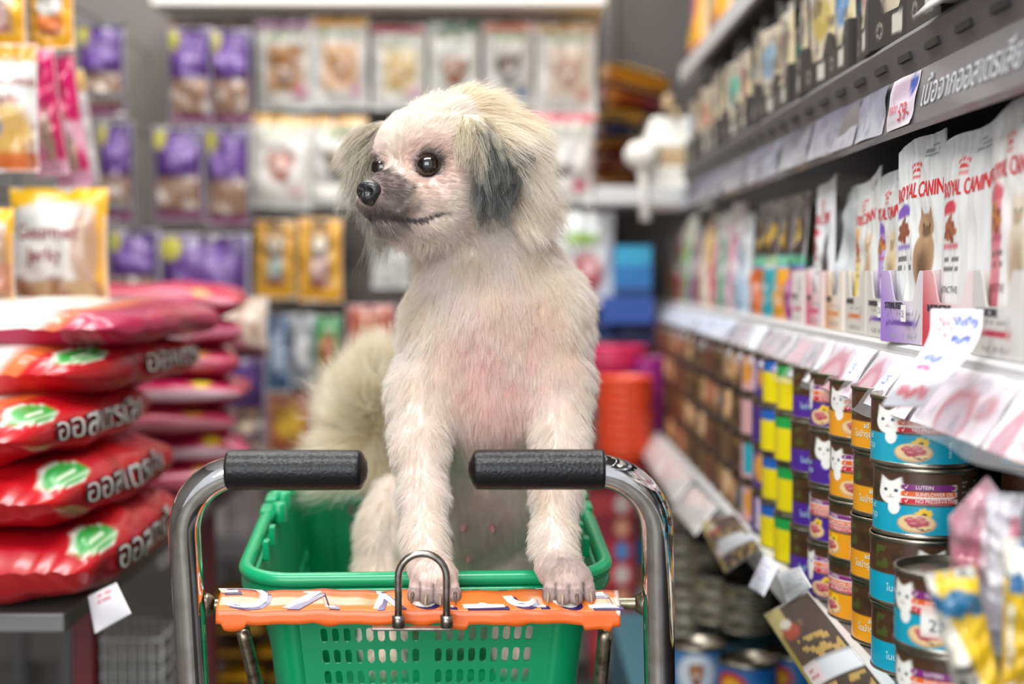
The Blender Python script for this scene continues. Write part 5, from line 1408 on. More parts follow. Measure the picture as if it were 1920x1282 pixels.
for (px, d, n) in ((1290, 2.15, 5), (1345, 2.08, 6), (1402, 2.02, 5), (1285, 2.35, 7), (1335, 2.27, 7), (1258, 2.6, 8), (1300, 2.5, 8)):
    p = W(px, 1120, d)
    zz = 0.53+0.056*0.92*1.5+0.0006 if d < 2.1 else 0.5285
    for k in range(n if d >= 2.1 else 3): put('flat_pet_food_tin', st, (p[0], p[1]+0.0, zz+k*0.0226+0.0), (0, 0, k*1.3), 'flat silver tin, %s of its pile, %s pile on the low deck' % (ordn[k], ordn[nm_]), 'tin', 'piles of flat silver tins', sc=(0.85, 0.85, 0.40))
    nm_ += 1
# striped teal boxes at the foot
for k in range(6):
    mb = MB(); mb.box((0, 0, 0), (0.028, 0.12, 0.10), '#6aa8a4' if k % 2 else '#d8e2e0'); o = mb.build('slim_box', 'carton', loc=(0.21+k*0.030, 1.56, 0.4205), rot=(0, math.radians(8), 0)); tag(o, '%s slim box, %s of the leaning row on the low deck' % ('teal' if k % 2 else 'white', ordn[k]), 'box', 'leaning slim boxes')
# ================================================================= back wall display
BY = 3.30
PB = empty('peg_panel', (-0.45, BY+0.03, 0.2)); tag(PB, 'tall grey perforated display panel at the end of the aisle carrying the hooks', 'display panel')
PL = np.array(PB.location)
mb = MB(); M['panel'] = mat('grey_panel', '#726c67', 0.6, bump=('noise', 60), bs=0.1)
mb.box(tuple(np.array([-1.65, BY+0.03, 0.2])-PL), tuple(np.array([0.24, BY+0.045, 2.0])-PL)); mb.build('board', 'panel', PB)
for x in (-1.16, -0.68, -0.42, 0.21):
    mb = MB(); mb.box(tuple(np.array([x-0.012, BY+0.005, 0.1])-PL), tuple(np.array([x+0.012, BY+0.029, 1.95])-PL)); mb.build('upright', 'shelf_grey' if x > -0.5 else 'shelf_grey', PB)
# pale cream shelf above the hooks and rust-red rail
def thing_box(name, lo, hi, m, label, cat, bev=0.003, group=None, col='#fff'):
    mb = MB(); mb.box(lo, hi, col); o = mb.build(name, m, center=True); bevel(o, bev); tag(o, label, cat, group); return o
M['paleshelf'] = mat('pale_cream_shelf', '#f1efe8', 0.5)
p0 = W(300, 14, 3.05); p1 = W(1135, 14, 3.05)
thing_box('display_shelf', (-0.76, 3.02, p0[2]), (p1[0], 3.30, p0[2]+0.05), 'paleshelf', 'long pale shelf running above the rows of hanging packs', 'shelf')
thing_box('rail', (-0.78, 3.24, W(0, 52, 3.2)[2]), (-0.55, 3.27, W(0, 36, 3.2)[2]), mat('rust_rail', '#7a4638', 0.5), 'short rust red rail over the grey panel gap', 'rail')
def hook(x, y, z, L):
    mb = MB(); mb.tube(spline([[x-PL[0], BY+0.028-PL[1], z-PL[2]], [x-PL[0], y+0.01-PL[1], z-PL[2]], [x-PL[0], y-0.012-PL[1], z-0.002-PL[2]], [x-PL[0], y-0.022-PL[1], z+0.010-PL[2]]], 4), 0.0022, n=8)
    mb.lathe([(0.0001, -0.001), (0.0075, -0.001), (0.0075, 0.001), (0.0001, 0.001)], c=(x-PL[0], y-0.022-PL[1], z+0.014-PL[2]), n=12)
    mb.build('hook', 'steel', PB)
def pk_white(band, pic, c1, c2, badge):
    def f(p):
        p.rect(0, 0, 1, 1, '#cccac3').rect(0, .90, 1, 1, band).words(.2, .76, .82, .86, '#8ba25c', 1, 1, .9)
        p.rect(.2, .2, .84, .72, pic, .02); dogface(p, .52, .5, .26, c1, c2); p.ell(.78, .2, .10, .07, badge, .2).rect(0, 0, 1, .05, '#c6c6c2'); return p
    return f
def pk_purple(p):
    p.rect(0, 0, 1, 1, '#3c1a60').ell(.52, .70, .36, .20, '#6c4894', .3).words(.28, .62, .76, .78, '#b49acb', 2, 1, .6).ell(.14, .86, .13, .11, '#b8b04a', .2)
    p.rect(.06, .10, .94, .46, '#80604c', .03).rect(0, 0, 1, .09, '#7c3060')
    for k in range(7): p.rect(.10+.12*k, .13, .15+.12*k, .44, '#b8977c', .02, .8)
    return p.spots(.06, .1, .94, .46, '#f0e4dc', .2, .5, 1, .7)
def pk_yellow(p): 
    p.rect(0, 0, 1, 1, '#e2a318').rect(.24, .16, .78, .86, '#b08a5a', .03); dogface(p, .5, .68, .22, '#d8c8b0', '#5a4a44')
    return p.ell(.5, .38, .18, .14, ['#9ab0a8', '#c8a8a0'][p.seed % 2], .3).ell(.5, .22, .2, .05, '#8a3038', .3).rect(.3, .88, .7, .96, '#3a2c24')
def pk_jerky(p):
    return p.rect(0, 0, 1, 1, '#dfe0de').rect(0, .86, 1, 1, '#e88a1c').rect(0, 0, .1, 1, '#e8a83c').ell(.62, .28, .32, .26, '#c8a050', .3).ell(.3, .34, .2, .09, '#4a6ab0', .3).ell(.3, .38, .1, .04, '#f0b020', .3).rect(0, 0, 1, .14, '#c8682c').spots(0, 0, 1, .4, '#7a3c1c', .3, .3, 1, .6)
def pk_jerkyb(p):
    return p.rect(0, 0, 1, 1, '#d8d6d2').put(sstep(.78, .80, p.V-0.10*(1-np.abs(2*p.U-1)**2)), '#e8b418').rect(.9, 0, 1, .9, '#e0a420').ell(.8, .5, .14, .34, '#a08068', .3).rect(.05, .05, .95, .24, '#a8845c').spots(0, 0, 1, .3, '#7a3c1c', .3, .2, 1, .7)
def pk_pink(p): return p.rect(0, 0, 1, 1, '#c2185f').ell(.3, .5, .2, .4, '#e88ab0', .4).ell(.6, .3, .18, .22, '#a88a7a', .3).rect(0, 0, 1, .12, '#d89ab4').spots(0, 0, 1, .5, '#e0b8cc', .4, .3, 1, .7)
pcache = {}
def hang(x0, y0, x1, y1, d, key, paint, label, cat='pack', group=None, t=0.025, lean=0.0, rz=0.0, hk=True, mats='film', seed=0, texts=(), nu=22, nv=30, name='hanging_pack', ry=0.0):
    a = W((x0+x1)/2, y1, d); b = W((x0+x1)/2, y0, d); w = (x1-x0)/FPX*d/max(.4, math.cos(rz)); h = b[2]-a[2]
    me = pouch_mesh('hanging_pack', w, h, t, paint, nu, nv, 'pillow', mats, seed=seed, wr=0.006, texts=texts, toff=0.003)
    o = put(name, me, tuple(a), (lean, ry, rz), label, cat, group)
    if hk: hook(a[0], d, b[2]-0.006, BY-d)
    return o
G1 = 'white dog treat packs in the top row'; 
row1 = [(482, 38, 588, 206, '#8a2a72', '#b88a5c', '#b07a48', '#6a4630', '#c05a8a', 'white pack with purple top band and brown dog, at left of the top row'),
        (582, 34, 692, 204, '#e0a41c', '#d8b088', '#cc9a68', '#b07a4c', '#c89ab0', 'white pack with yellow top band and tan dog in the top row'),
        (698, 48, 800, 206, '#a8303c', '#d8c89c', '#d8b878', '#b89050', '#c88aa8', 'white pack with dark red top band and blond dog in the top row'),
        (803, 42, 900, 206, '#1c6a4c', '#cdd0c4', '#a07050', '#8a5038', '#4a80b8', 'white pack with dark green top band in the top row'),
        (906, 42, 1000, 206, '#c86a3c', '#c4beb8', '#8a7a74', '#55504e', '#4a7098', 'white pack with orange top band and grey dog in the top row'),
        (1003, 44, 1118, 212, '#c0924c', '#cdbaa4', '#b8927c', '#a08070', '#c08a80', 'white pack with dull gold top band, at right of the top row')]
for i, (x0, y0, x1, y1, bnd, pic, c1, c2, bg, lb) in enumerate(row1):
    hang(x0, y0, x1, y1, 3.10+0.004*i, 'w', pk_white(bnd, pic, c1, c2, bg), lb, group=G1, seed=i, lean=0.03)
hang(458, 215, 582, 390, 3.02, 'w', pk_white('#d09a20', '#dcd8d4', '#c08a78', '#9a5a48', '#c8a0a0'), 'white pack with gold top band and chihuahua face, left of the dog', seed=6, ry=0.07)
hang(574, 218, 690, 386, 3.04, 'w', pk_white('#c8941c', '#d4d2cc', '#b8a898', '#4a4640', '#f0ece0'), 'white pack with gold top band and dark eared dog, beside the far ear', seed=7)
hang(985, 212, 1114, 382, 3.02, 'w', pk_white('#c8304c', '#cfcac6', '#c8c4c0', '#55484a', '#c04a5a'), 'white pack with crimson top band and husky face, right of the ear', seed=8)
hang(905, 214, 1000, 380, 3.10, 'w', pk_white('#a02a78', '#cfcac6', '#a8a4a0', '#55484a', '#c04a5a'), 'white pack with magenta top band mostly hidden behind the head', seed=9)
hang(480, 412, 556, 560, 3.04, 'y', pk_yellow, 'yellow pack with white dog, left one of the yellow pair', seed=2)
hang(560, 408, 642, 566, 3.02, 'y', pk_yellow, 'yellow pack with brown dog, right one of the yellow pair', seed=3)
hang(1036, 398, 1152, 574, 3.0, 'r', lambda p: p.rect(0, 0, 1, 1, '#d4d8d8').ell(.45, .72, .3, .07, '#8ab04c', .3).ell(.55, .35, .26, .22, '#a83c3c', .3).ell(.6, .4, .1, .1, '#d8a0a0', .4), 'white pack with green writing and red meat, right of the dog shoulder', seed=4)
hang(698, 430, 770, 540, 3.1, 'r', lambda p: p.rect(0, 0, 1, 1, '#cfd0cc').rect(0, .85, 1, 1, '#b89a4c').words(.2, .3, .8, .7, '#a8a49c', 3, 1, .6), 'plain pale pack partly behind the dog neck', seed=5)
# purple packs
pur = [((148, 42, 236, 218), 2.95, 'at the top left corner of the purple packs'), ((318, 52, 400, 232), 2.9, 'top pack left of the white rows, front one'), ((395, 55, 474, 232), 2.95, 'top pack touching the white rows'),
       ((188, 228, 252, 415), 2.95, 'narrow, second row beside the pink packs'), ((290, 238, 384, 412), 2.9, 'second row, middle one'), ((388, 240, 470, 422), 2.92, 'second row, right one with dark treats'),
       ((206, 430, 302, 592), 2.85, 'third row, behind the big yellow topped pack'), ((300, 438, 472, 640), 2.6, 'large and bright with pale biscuits, centre of the third row'),
       ((378, 660, 502, 850), 2.8, 'lowest, right above the left grip')]
for i, (r, d, w_) in enumerate(pur):
    hang(*r, d, 'p', pk_purple, 'purple treat pack, '+w_, group='purple treat packs', seed=i, lean=0.02, t=0.035)
# bright biscuits bag and maroon packs under it
hang(305, 556, 505, 672, 2.55, 'b', lambda p: p.rect(0, 0, 1, 1, '#b89a84').spots(0, .2, 1, 1, '#ecdcc8', .25, -.1, 1, .9).spots(0, 0, 1, .6, '#b04a78', .4, .2, 2, .7).rect(0, 0, 1, .15, '#5a1c38'), 'clear bag of pale bone biscuits with magenta base', seed=3, t=.05, hk=False)
hang(368, 640, 506, 668, 2.6, 'm', lambda p: p.rect(0, 0, 1, 1, '#6a1c34'), 'narrow maroon pack end below the biscuit bag', seed=4, hk=False, nu=8, nv=8)
hang(372, 790, 496, 905, 2.7, 'b', lambda p: p.rect(0, 0, 1, 1, '#6a4a5a').spots(0, 0, 1, 1, '#d8c0a0', .3, 0, 1, .9), 'dim bag of beige bones behind the left grip', seed=6, t=.04, hk=False)
# lower small packs
low = [((500, 590, 545, 735), '#27507c', '#b8c8d8', 'slim navy pack under the yellow pair'), ((545, 588, 590, 720), '#8a9098', '#d8d8d8', 'slim grey pack between the navy and green packs'), ((590, 592, 640, 720), '#2a9a50', '#b86a4c', 'green pack with orange picture left of the dog'),
       ((650, 572, 742, 665), '#a8442c', '#c87850', 'rust red pack against the dog left side'), ((500, 735, 590, 850), '#b8643c', '#e8b83c', 'orange pack with yellow burst above the basket'), ((1112, 540, 1180, 640), '#1c3a74', '#3a6ab0', 'dark blue pack right of the dog shoulder'),
       ((480, 690, 560, 760), '#2a5a8c', '#7a9ac0', 'small blue pack over the orange one'), ((560, 730, 650, 860), '#b04a38', '#d8a070', 'rust pack behind the tail plume'), ((636, 655, 740, 760), '#8c3a30', '#c09070', 'dark red pack hidden by the tail')]
for i, (r, c, c2, lb) in enumerate(low):
    hang(*r, 3.0+0.015*i, 'l', lambda p: p.rect(0, 0, 1, 1, c).ell(.5, .5, .3, .25, c2, .3).words(.2, .78, .8, .9, '#f0e8e0', 1, 1, .6).spots(0, 0, 1, 1, c2, .4, .5, 2, .6), lb, seed=i, nu=14, nv=18)
# blue boxes right of the dog
def dbox(x0, y0, x1, y1, d, dep, col, label, name='carton_box', cat='box', paint=None, group=None, rz=0):
    a = W(x0, y1, d); b = W(x1, y0, d); w = b[0]-a[0]; h = b[2]-a[2]; mb = MB()
    mb.grid(lambda U, V: np.stack([(U-.5)*w, 0*U, V*h], 1), 16, 16, paint=(lambda U, V: paint(Pt(U, V, col, w/h, 2)).C) if paint else None, col=col, smooth=False)
    mb.box((-w/2, 0.0006, 0), (w/2, dep, h), col); o = mb.build(name, 'carton', loc=((a[0]+b[0])/2, d, a[2]), rot=(0, 0, rz)); tag(o, label, cat, group); return o
dbox(1152, 460, 1222, 552, 2.95, .12, '#1d78b4', 'bright blue box on the shelf beyond the aisle end', paint=lambda p: p.rect(0, 0, 1, 1, '#1670b4').rect(0, .6, 1, 1, '#2aa0c8').rect(0, 0, 1, .15, '#123a78'))
dbox(1130, 556, 1225, 606, 2.95, .14, '#1e4ea0', 'wide blue box under the bright blue one')
dbox(1160, 610, 1235, 650, 3.0, .14, '#14265c', 'navy box under the wide blue one')
thing_box('display_shelf', (W(1118, 0, 2.9)[0], 2.88, W(0, 384, 2.9)[2]), (W(1330, 0, 2.9)[0]-0.03, 3.25, W(0, 350, 2.9)[2]), 'shelf_white', 'white shelf carrying the pet house and the yellow sacks', 'shelf')
# dark doorway-like gap above, with a dark board
thing_box('dark_board', (0.245, 3.34, 0.4), (0.95, 3.36, 2.2), 'shelf_dark', 'dark board behind the sacks at the aisle end', 'board')
# lying sacks
def sack(x0, y0, x1, y1, d, c, label, roll=0.0, dep=0.30, c2=None, paint=None, rz=0.0, cat='sack', group=None, seed=0, mats='film', t=None, nu=26, nv=20):
    """a filled sack lying flat; its end faces the camera"""
    a = W(x0, y1, d); b = W(x1, y0, d); w = b[0]-a[0]; h = b[2]-a[2]
    mb = MB()
    def S(U, V):
        an = U*2*PI; x = np.cos(an); z = np.sin(an)
        px = np.sign(x)*np.abs(x)**0.75*w/2; e = np.sin(PI*np.clip(V, 0.015, 0.985))**0.5
        q = np.stack([px/w, V, z+seed], 1)
        return np.stack([px*(0.90+0.10*e), (V)*dep, h/2+np.sign(z)*np.abs(z)**0.85*h/2*e*(1+0.08*noise3(q, .6, seed % 5))], 1)
    mb.grid(S, nu, nv, paint=(lambda U, V: paint(Pt(U, V, c, 1, seed)).C) if paint else None, col=c, closed=True)
    o = mb.build('sack', mats, loc=((a[0]+b[0])/2, d, a[2]), rot=(0, roll, rz)); tag(o, label, cat, group); return o
sk = [((1126, 114, 1262, 156), '#f2b41a', 'yellow sack slanting on top of the sacks', .28), ((1120, 150, 1262, 196), '#7a1c34', 'dark red sack slanting under the top yellow one', .26), ((1118, 196, 1215, 228), '#f2b41c', 'yellow sack second from the top of the pile', 0), ((1118, 222, 1190, 250), '#1d4494', 'blue sack in the pile', 0),
      ((1116, 248, 1215, 280), '#b8863c', 'dull yellow sack under the blue one', 0), ((1112, 280, 1205, 320), '#6a2030', 'dark red sack low in the pile', 0), ((1112, 318, 1205, 350), '#a8641c', 'brown orange sack at the bottom of the pile', 0)]
for i, (r, c, lb, rl) in enumerate(sk):
    sack(*r, 2.93, c, lb, roll=rl, seed=i, paint=lambda p: p.rect(0, 0, 1, 1, c).spots(0, 0, 1, 1, '#f0d8a0', .5, .5, 1, .5))
# pet house with plush ball
PH = empty('cat_house', tuple(W(1285, 392, 2.94))); tag(PH, 'pale wooden cat house with two white roofs and a hanging plush ball', 'cat house')
PO = np.array(PH.location)
def ph(name, x0, y0, x1, y1, dep, m, d=2.90, bv=0.006, taper=0):
    a = W(x0, y1, d)-PO; b = W(x1, y0, d)-PO; mb = MB()
    V = [(a[0], a[1], a[2]), (b[0], a[1], a[2]), (b[0], a[1]+dep, a[2]), (a[0], a[1]+dep, a[2]), (a[0]+taper, a[1]+taper, b[2]), (b[0]-taper, a[1]+taper, b[2]), (b[0]-taper, a[1]+dep-taper, b[2]), (a[0]+taper, a[1]+dep-taper, b[2])]
    mb.add(V, [[0, 3, 2, 1], [4, 5, 6, 7], [0, 1, 5, 4], [1, 2, 6, 5], [2, 3, 7, 6], [3, 0, 4, 7]], smooth=False); o = mb.build(name, m, PH); bevel(o, bv); return o
ph('base', 1222, 310, 1338, 392, .16, 'plush'); ph('storey', 1240, 276, 1312, 312, .12, 'wood'); ph('roof', 1204, 216, 1342, 276, .18, 'plush', taper=.022)
ph('ladder_post', 1262, 200, 1275, 222, .03, 'wood'); ph('finial', 1244, 176, 1262, 205, .03, 'wood')
mb = MB(); c = W(1203, 292, 2.87)-PO; mb.lathe([(0.0005, -.03), (.018, -.026), (.034, -.010), (.036, .006), (.022, .026), (.0005, .032)], c=tuple(c), n=20); mb.tube([c+[0, 0, -.02], c+[.006, 0, -.08], c+[.008, 0, -.13]], [.010, .008, .012], n=10); mb.build('plush_ball', 'plush', PH)
# stacks of bowls at the aisle end
def bowls(px, ytop, ybot, d, r, c, nm, n, first=None):
    p = W(px, ybot, d); z0 = p[2]; z1 = W(px, ytop, d)[2]; st_ = (z1-z0-0.03)/n
    mb = MB(); mb.lathe([(r*.80, 0.0), (r*.97, .022), (r, .030), (r*1.06, .031), (r*1.05, .027), (r*.98, .026), (r*.82, .004), (.0005, .004)], n=24, col=c); me = mb.mesh('bowl', 'film')
    for k in range(n): put('feeding_bowl', me, (p[0]+.002*math.sin(k*2.2), p[1], z0+k*st_), (0, 0, 0), '%s feeding bowl, %s from the bottom of its stack' % (nm, ordn[k] if k else 'first'), 'bowl', nm+' bowls stacked at the aisle end')
bowls(1172, 690, 862, 2.75, .055, '#f0562c', 'orange red', 9)
bowls(1218, 650, 862, 2.86, .040, '#a8288c', 'magenta', 10)
bowls(1150, 640, 700, 2.90, .070, '#e0386c', 'hot pink', 4)
thing_box('display_table', (0.13, 2.66, W(0, 872, 2.7)[2]-.012), (0.285, 2.95, W(0, 872, 2.7)[2]-.001), 'maroon', 'dark red ledge beneath the stacked bowls', 'ledge')
for i in range(9):
    yy = 880+i*44
    dbox(1110, yy, 1188, yy+42, 2.72, .2, ['#a82838', '#c03a40', '#8c2030'][i % 3], 'dark red carton, %s from the top below the bowls' % ordn[i], paint=lambda p: p.rect(0, 0, 1, 1, ['#a82838', '#c03a40', '#8c2030'][i % 3]).ell(.72, .5, .16, .4, ['#3a8ac8', '#d8d0c8', '#e0a080'][i % 3], .3), group='red cartons stacked below the bowls')
    if i < 8: dbox(1190, yy, 1238, yy+42, 2.78, .15, ['#a8705c', '#c8b8a8', '#8c5a48', '#3a78b0'][i % 4], '%s packet, %s from the top beside the red cartons' % (['tan', 'pale', 'brown', 'blue'][i % 4], ordn[i]), name='flat_packet', cat='packet')

# ================================================================= left side
LT = empty('display_stand', (-0.66, 1.9, 0)); tag(LT, 'dark red steel stand beneath the pile of red sacks', 'stand')
TLo = np.array(LT.location)
def ltp(name, lo, hi, m='maroon'):
    mb = MB(); mb.box(tuple(np.array(lo)-TLo), tuple(np.array(hi)-TLo)); o = mb.build(name, m, LT); bevel(o, .003)
TZ = 0.775
ltp('table_top', (-1.05, 1.43, TZ-.022), (-0.455, 2.42, TZ-.001), 'shelf_grey')
for (x, y) in ((-.515, 1.70), (-1.02, 1.63), (-.50, 2.31), (-1.02, 2.31)): ltp('leg', (x-.013, y-.013, 0), (x+.013, y+.013, TZ-.022))
ltp('stretcher', (-1.02, 2.30, .30), (-.50, 2.32, .33))
thing_box('display_shelf', (-1.3, 2.75, W(0, 1010, 2.75)[2]-.04), (-0.47, 3.20, W(0, 1010, 2.75)[2]), 'shelf_grey', 'low grey shelf under the purple packs', 'shelf')
for i in range(6):
    dbox(228+i*40, 925-12*(i % 3), 264+i*40, 1008, 2.80, .15, ['#d0ccc8', '#b8b0b4', '#c8c0b8', '#a8a0a8'][i % 4], 'pale carton on the low grey shelf, %s from the left' % ordn[i], paint=lambda p: p.spots(0, 0, 1, 1, ['#7a5a90', '#a04a5a', '#806a50'][i % 3], .4, .3, i % 5, .8), group='pale cartons on the low shelf')
# floor-level rows of yellow sacks, seen under the grip and through the basket
k = 0
for j in range(5):
    for i in range(5):
        x0 = 375+i*96+(j % 2)*20; y0 = 1120+j*46
        sack(x0, y0, x0+92, y0+44, 2.72+.03*i, '#b8861c', '%s sack in the low pile behind the basket, %s row down, %s along' % (['mustard', 'dull gold', 'brown'][(i+j) % 3], ordn[j], ordn[i]), c2=None, dep=.25, seed=k % 6, nu=12, nv=8,
             paint=lambda p: p.rect(0, 0, 1, 1, ['#b8861c', '#94702c', '#6a4a2c'][(i+j) % 3]).spots(0, 0, 1, 1, '#3a2418', .5, .3, k % 5, .8), group='low pile of sacks'); k += 1
thing_box('pallet', (-0.62, 2.70, 0.14), (0.02, 3.1, W(0, 1352, 2.72)[2]-.003), 'shelf_dark', 'dark platform under the low pile of sacks', 'platform')

# red bags of dry food lying in a pile; each a cushion with a slanted printed end
M['shine'] = colmat('shiny_bag_film', 0.3, coat=0.35, coatr=0.15)
def dry_bag(c, L, Wd, T, rz, paint, label, roll=0.0, pitch=0.0, texts=(), seed=0, group=None, cat='bag'):
    """lying bag, centre of its underside at c; long axis local x, printed side faces local -y"""
    mb = MB(); nu, nv = 90, 40
    def S(U, V):
        # U runs round the girth (y-z), V along the length
        an = U*2*PI-PI; y = -np.cos(an); z = np.sin(an)
        e = np.clip(1-np.abs(2*V-1)**5.0, 0, 1)**0.55; e2 = 0.80+0.20*e
        yy = np.sign(y)*np.abs(y)**0.62*Wd/2; zz = np.sign(z)*np.abs(z)**0.80*T/2
        x = (V-0.5)*L
        q = np.stack([x*4, yy*6, zz*6+seed*2.2], 1)
        bump = 0.0045*noise3(q, .65, seed % 5)+0.0016*noise3(q, .30, (seed+2) % 5)
        endw = 0.002*noise3(np.stack([yy*20, x*0, x*0+seed], 1), .5, 1)*np.abs(2*V-1)**6
        P = np.stack([x, yy*e2, zz*(0.002+0.998*e)], 1)
        nr = np.stack([y*0, yy/Wd*2, zz/T*2], 1); return P+nr*(bump*np.minimum(1, e*1.2))[:, None]+np.stack([y*0, y*0, endw+T/2], 1)
    mb.grid(S, nu, nv, paint=lambda U, V: paint(Pt(V, U, '#c81e28', L/(Wd*2), seed)).C, closed=True)
    for (string, size, v, u, col, sx) in texts:   # v along the length, u girth (0.5 top, 0/1 printed side centre ... )
        girth = 2*(Wd+T)*0.86
        def mp(tx, ty, v=v, u=u, lift=(.0022 if col[1] in '12' else .0045)):
            P = S((u+ty/girth) % 1.0, np.clip(v+tx/L, .03, .97)); cc = P-np.array([0, 0, T/2]); n_ = cc*np.array([0, 1, 3.0]); n_ /= np.linalg.norm(n_, axis=1)[:, None]+1e-9
            return P+n_*lift
        mb.text(string, size, None, 0, 0, col, mapf=mp, sx=sx)
    o = mb.build('dry_food_bag', 'shine', loc=c, rot=(roll, pitch, rz)); tag(o, label, cat, group); return o
# U=0 is the far side, .25 top? : angles -pi..pi ; near side (y=-Wd/2) is U=.5, top is U=.75, underside .25
def redbag(badge=True, white=False, pink=False):
    def f(p):
        # p.U along the length, p.V round the girth
        base = '#a80c44' if pink else '#be0f1c'
        p.put(np.ones(len(p.U)), base); p.spots(0, 0, 1, 1, '#a81020', .8, .3, 2, .5)
        if white: p.rect(-.1, .70, 1.1, .84, '#e9e4dc', .015); p.rect(-.1, .66, 1.1, .70, '#e88a3c', .01, .5)
        if badge: p.ell(.14, .60, .105, .050, '#e6eee0', .06).ell(.14, .60, .097, .044, '#1f9a38', .1).rect(.09, .595, .19, .605, '#d8ecd0', .003).rect(.07, .575, .21, .58, '#d8ecd0', .003, .6)
        p.rect(-.1, .40, 1.1, .47, '#b01420', .02, .5)
        return p
    return f
GR = 'red dry food bags piled on the stand'
RZ = math.radians(48)
T_ = 'ออสเตรเลีย'
def side_text(v0, sz, u=.475):
    o = sz*.045
    return tuple((T_, sz, v0+dv, u+du, '#241a1e', .86) for dv, du in ((-.004, -.003), (.004, .003), (-.004, .003), (.004, -.003)))+((T_, sz, v0, u, '#dcdad8', .86),)
names = ['bottom red bag of the front pile, nearest the stand', 'second red bag from the bottom of the front pile', 'third red bag from the bottom, with pale top and green badge', 'red bag with broad white band, fourth from the bottom', 'magenta bag with white band on top of the pile']
# thickness, printed side x, near end y, yaw, text start
cfg = [(.088, -.412, 1.40, .02, .16), (.080, -.428, 1.39, -.03, .15), (.076, -.452, 1.38, -.05, .15), (.066, -.430, 1.50, -.10, .42), (.056, -.405, 1.54, -.06, .5)]
z = TZ+0.001
for i, (T, X, yn, dz_, v0) in enumerate(cfg):
    L, Wd = .43, .30
    dry_bag((X-Wd/2, yn+L/2, z), L, Wd, T, PI/2+dz_, redbag(badge=i < 4, white=i >= 2, pink=i == 4), names[i], texts=side_text(v0, .070) if i < 4 else (), seed=i+1, group=GR)
    z += [0.075, .067, .061, .051, .05][i]
def pinkb(p): return p.put(np.ones(len(p.U)), '#b81850').rect(-.1, .46, 1.1, .53, '#d8b8c4', .02).spots(0, 0, 1, 1, '#d85a84', .5, .3, 1, .7).ell(.8, .6, .05, .05, '#e8c83c')
z = TZ+0.001
for i in range(7):
    T = .050 if i < 4 else .052
    dry_bag((-.575+.010*math.sin(i*2.5), 2.22, z), .30, .20, T, .18+.1*math.sin(i*1.7), pinkb if i % 2 else (lambda p: pinkb(p).put(np.ones(len(p.U)), '#c02840', .6)), '%s bag with pale edge, %s from the bottom of the rear pile' % (['rose', 'crimson'][i % 2], ordn[i]), seed=i+2, group='small bags in the rear pile'); z += T*0.90
# price tags on the stand
leaf([W(165, 1118, 1.435), W(218, 1092, 1.41), W(246, 1150, 1.40), W(178, 1188, 1.42)], lambda p: p.rect(0, 0, 1, 1, '#e6e4e8').words(.35, .5, .8, .9, '#c87a88', 2, 1, .8), 'white price tag hanging from the stand below the red bags', 'price_tag', cat='price tag')
leaf([W(272, 985, 1.95), W(318, 962, 1.97), W(345, 1040, 1.97), W(300, 1068, 1.93)], lambda p: p.rect(0, 0, 1, 1, '#d9d6dc'), 'blank white tag hanging at the rear pile', 'price_tag', cat='price tag')
# wire basket on the floor level
WB = empty('wire_basket', tuple(W(232, 1400, 2.0))); tag(WB, 'white wire basket standing behind the dark red post', 'wire basket')
w_, h_, dp = .11, .155, .12
for zz in (0, h_):
    mb = MB(); mb.tube(np.array([[-w_/2, 0, zz], [w_/2, 0, zz], [w_/2, dp, zz], [-w_/2, dp, zz]]), .0022, n=6, closed=True)
    mb.build('frame', 'white_plastic', WB)
mb = MB()
for k in range(9): x = -w_/2+w_*k/8; mb.tube([[x, 0, 0], [x, 0, h_]], .0011, n=6); mb.tube([[x, dp, 0], [x, dp, h_]], .0011, n=6)
for k in range(6): zz = h_*k/6; mb.tube(np.array([[-w_/2, 0, zz], [w_/2, 0, zz], [w_/2, dp, zz], [-w_/2, dp, zz]]), .0011, n=6, closed=True)
mb.build('wire_mesh', 'white_plastic', WB)
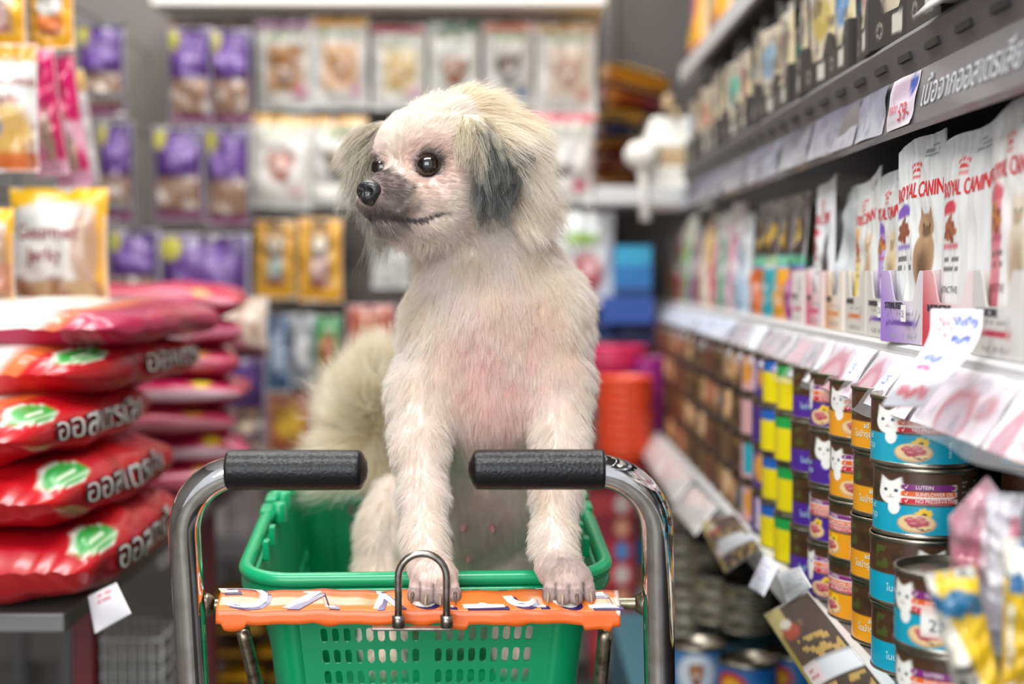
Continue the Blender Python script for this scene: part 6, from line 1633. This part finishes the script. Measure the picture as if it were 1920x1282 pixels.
# hanging packs at the near left
hang(-40, -60, 50, 88, 1.95, 'y', pk_yellow, 'yellow pack cut by the top left corner', seed=1, hk=False, texts=())
hang(55, -60, 140, 92, 2.0, 'y', lambda p: pk_yellow(p).rect(.2, .45, .8, .9, '#b8b4b0').rect(.2, .22, .8, .4, '#d87a3c'), 'yellow pack with grey picture near the top left corner', seed=2, hk=False)
JT = (('Gourmet', 0.085, .14, .62, '#a83038', 0.95), ('Jerky', 0.085, .22, .50, '#a83038', 0.95))
hang(-45, 82, 74, 322, 1.85, 'j', pk_jerky, 'orange topped white jerky pack at the left edge', seed=3, hk=False, texts=(('Gourmet', 0.12, .34, .66, '#a83038', 0.8), ('Jerky', 0.12, .42, .52, '#a83038', 0.8)), t=.04)
hang(68, 92, 132, 330, 1.98, 'k', pk_pink, 'glossy magenta pack beside the orange topped jerky pack', seed=4, hk=False, mats='shine', t=.04, ry=-.12)
hang(108, 100, 176, 352, 2.02, 'k', pk_pink, 'second magenta pack slanting behind the first', seed=5, hk=False, mats='shine', t=.04, ry=-.14)
hang(128, 130, 190, 350, 2.10, 'j', lambda p: p.rect(0, 0, 1, 1, '#d8a84c').rect(.3, 0, 1, .8, '#c8c4c8').spots(0, 0, 1, 1, '#b8a8b8', .4, .3, 1, .6), 'yellow and silver pack edge behind the magenta packs', seed=6, hk=False, ry=-.14)
hang(-60, 390, 30, 590, 1.8, 'j', lambda p: pk_jerkyb(p).spots(0, 0, 1, .5, '#a86a50', .3, .2, 1, .8), 'clear and brown pack cut by the left edge above the bags', seed=8, hk=False, t=.05)
hang(22, 352, 206, 582, 1.95, 'j', pk_jerkyb, 'large yellow topped jerky pack standing above the red bags', seed=7, hk=False, texts=(('Gourmet', 0.17, .10, .58, '#8a1c28', .80), ('Gourmet', 0.17, .105, .583, '#8a1c28', .80), ('Jerky', 0.17, .22, .40, '#8a1c28', .80), ('Jerky', 0.17, .225, .403, '#8a1c28', .80)), t=.05)
# the rack those packs hang from
RK = empty('hanging_rack', (-0.74, 2.15, 0)); tag(RK, 'grey steel rack at the left carrying the hanging packs', 'rack'); RO = np.array(RK.location)
for (x0, x1) in ((-.79, -.77),):
    for yy in (2.46,):
        mb = MB(); mb.box(tuple(np.array([x0, yy, 0])-RO), tuple(np.array([x1, yy+.02, 1.95])-RO)); mb.build('post', 'shelf_grey', RK)
for zz, ln_ in ((W(0, -62, 2.0)[2], .3), (W(0, 84, 1.9)[2], .3), (W(0, 354, 1.95)[2], .3)):
    mb = MB(); mb.box(tuple(np.array([-.88, 2.44, zz-.006])-RO), tuple(np.array([-.66, 2.455, zz+.006])-RO)); mb.build('rail', 'shelf_grey', RK)
    for x in (-.84, -.77, -.70): 
        mb = MB(); mb.tube(np.array([[x, 2.44, zz], [x, 1.80, zz], [x, 1.79, zz+.008]])-RO, .002, n=6); mb.build('hook', 'steel', RK)
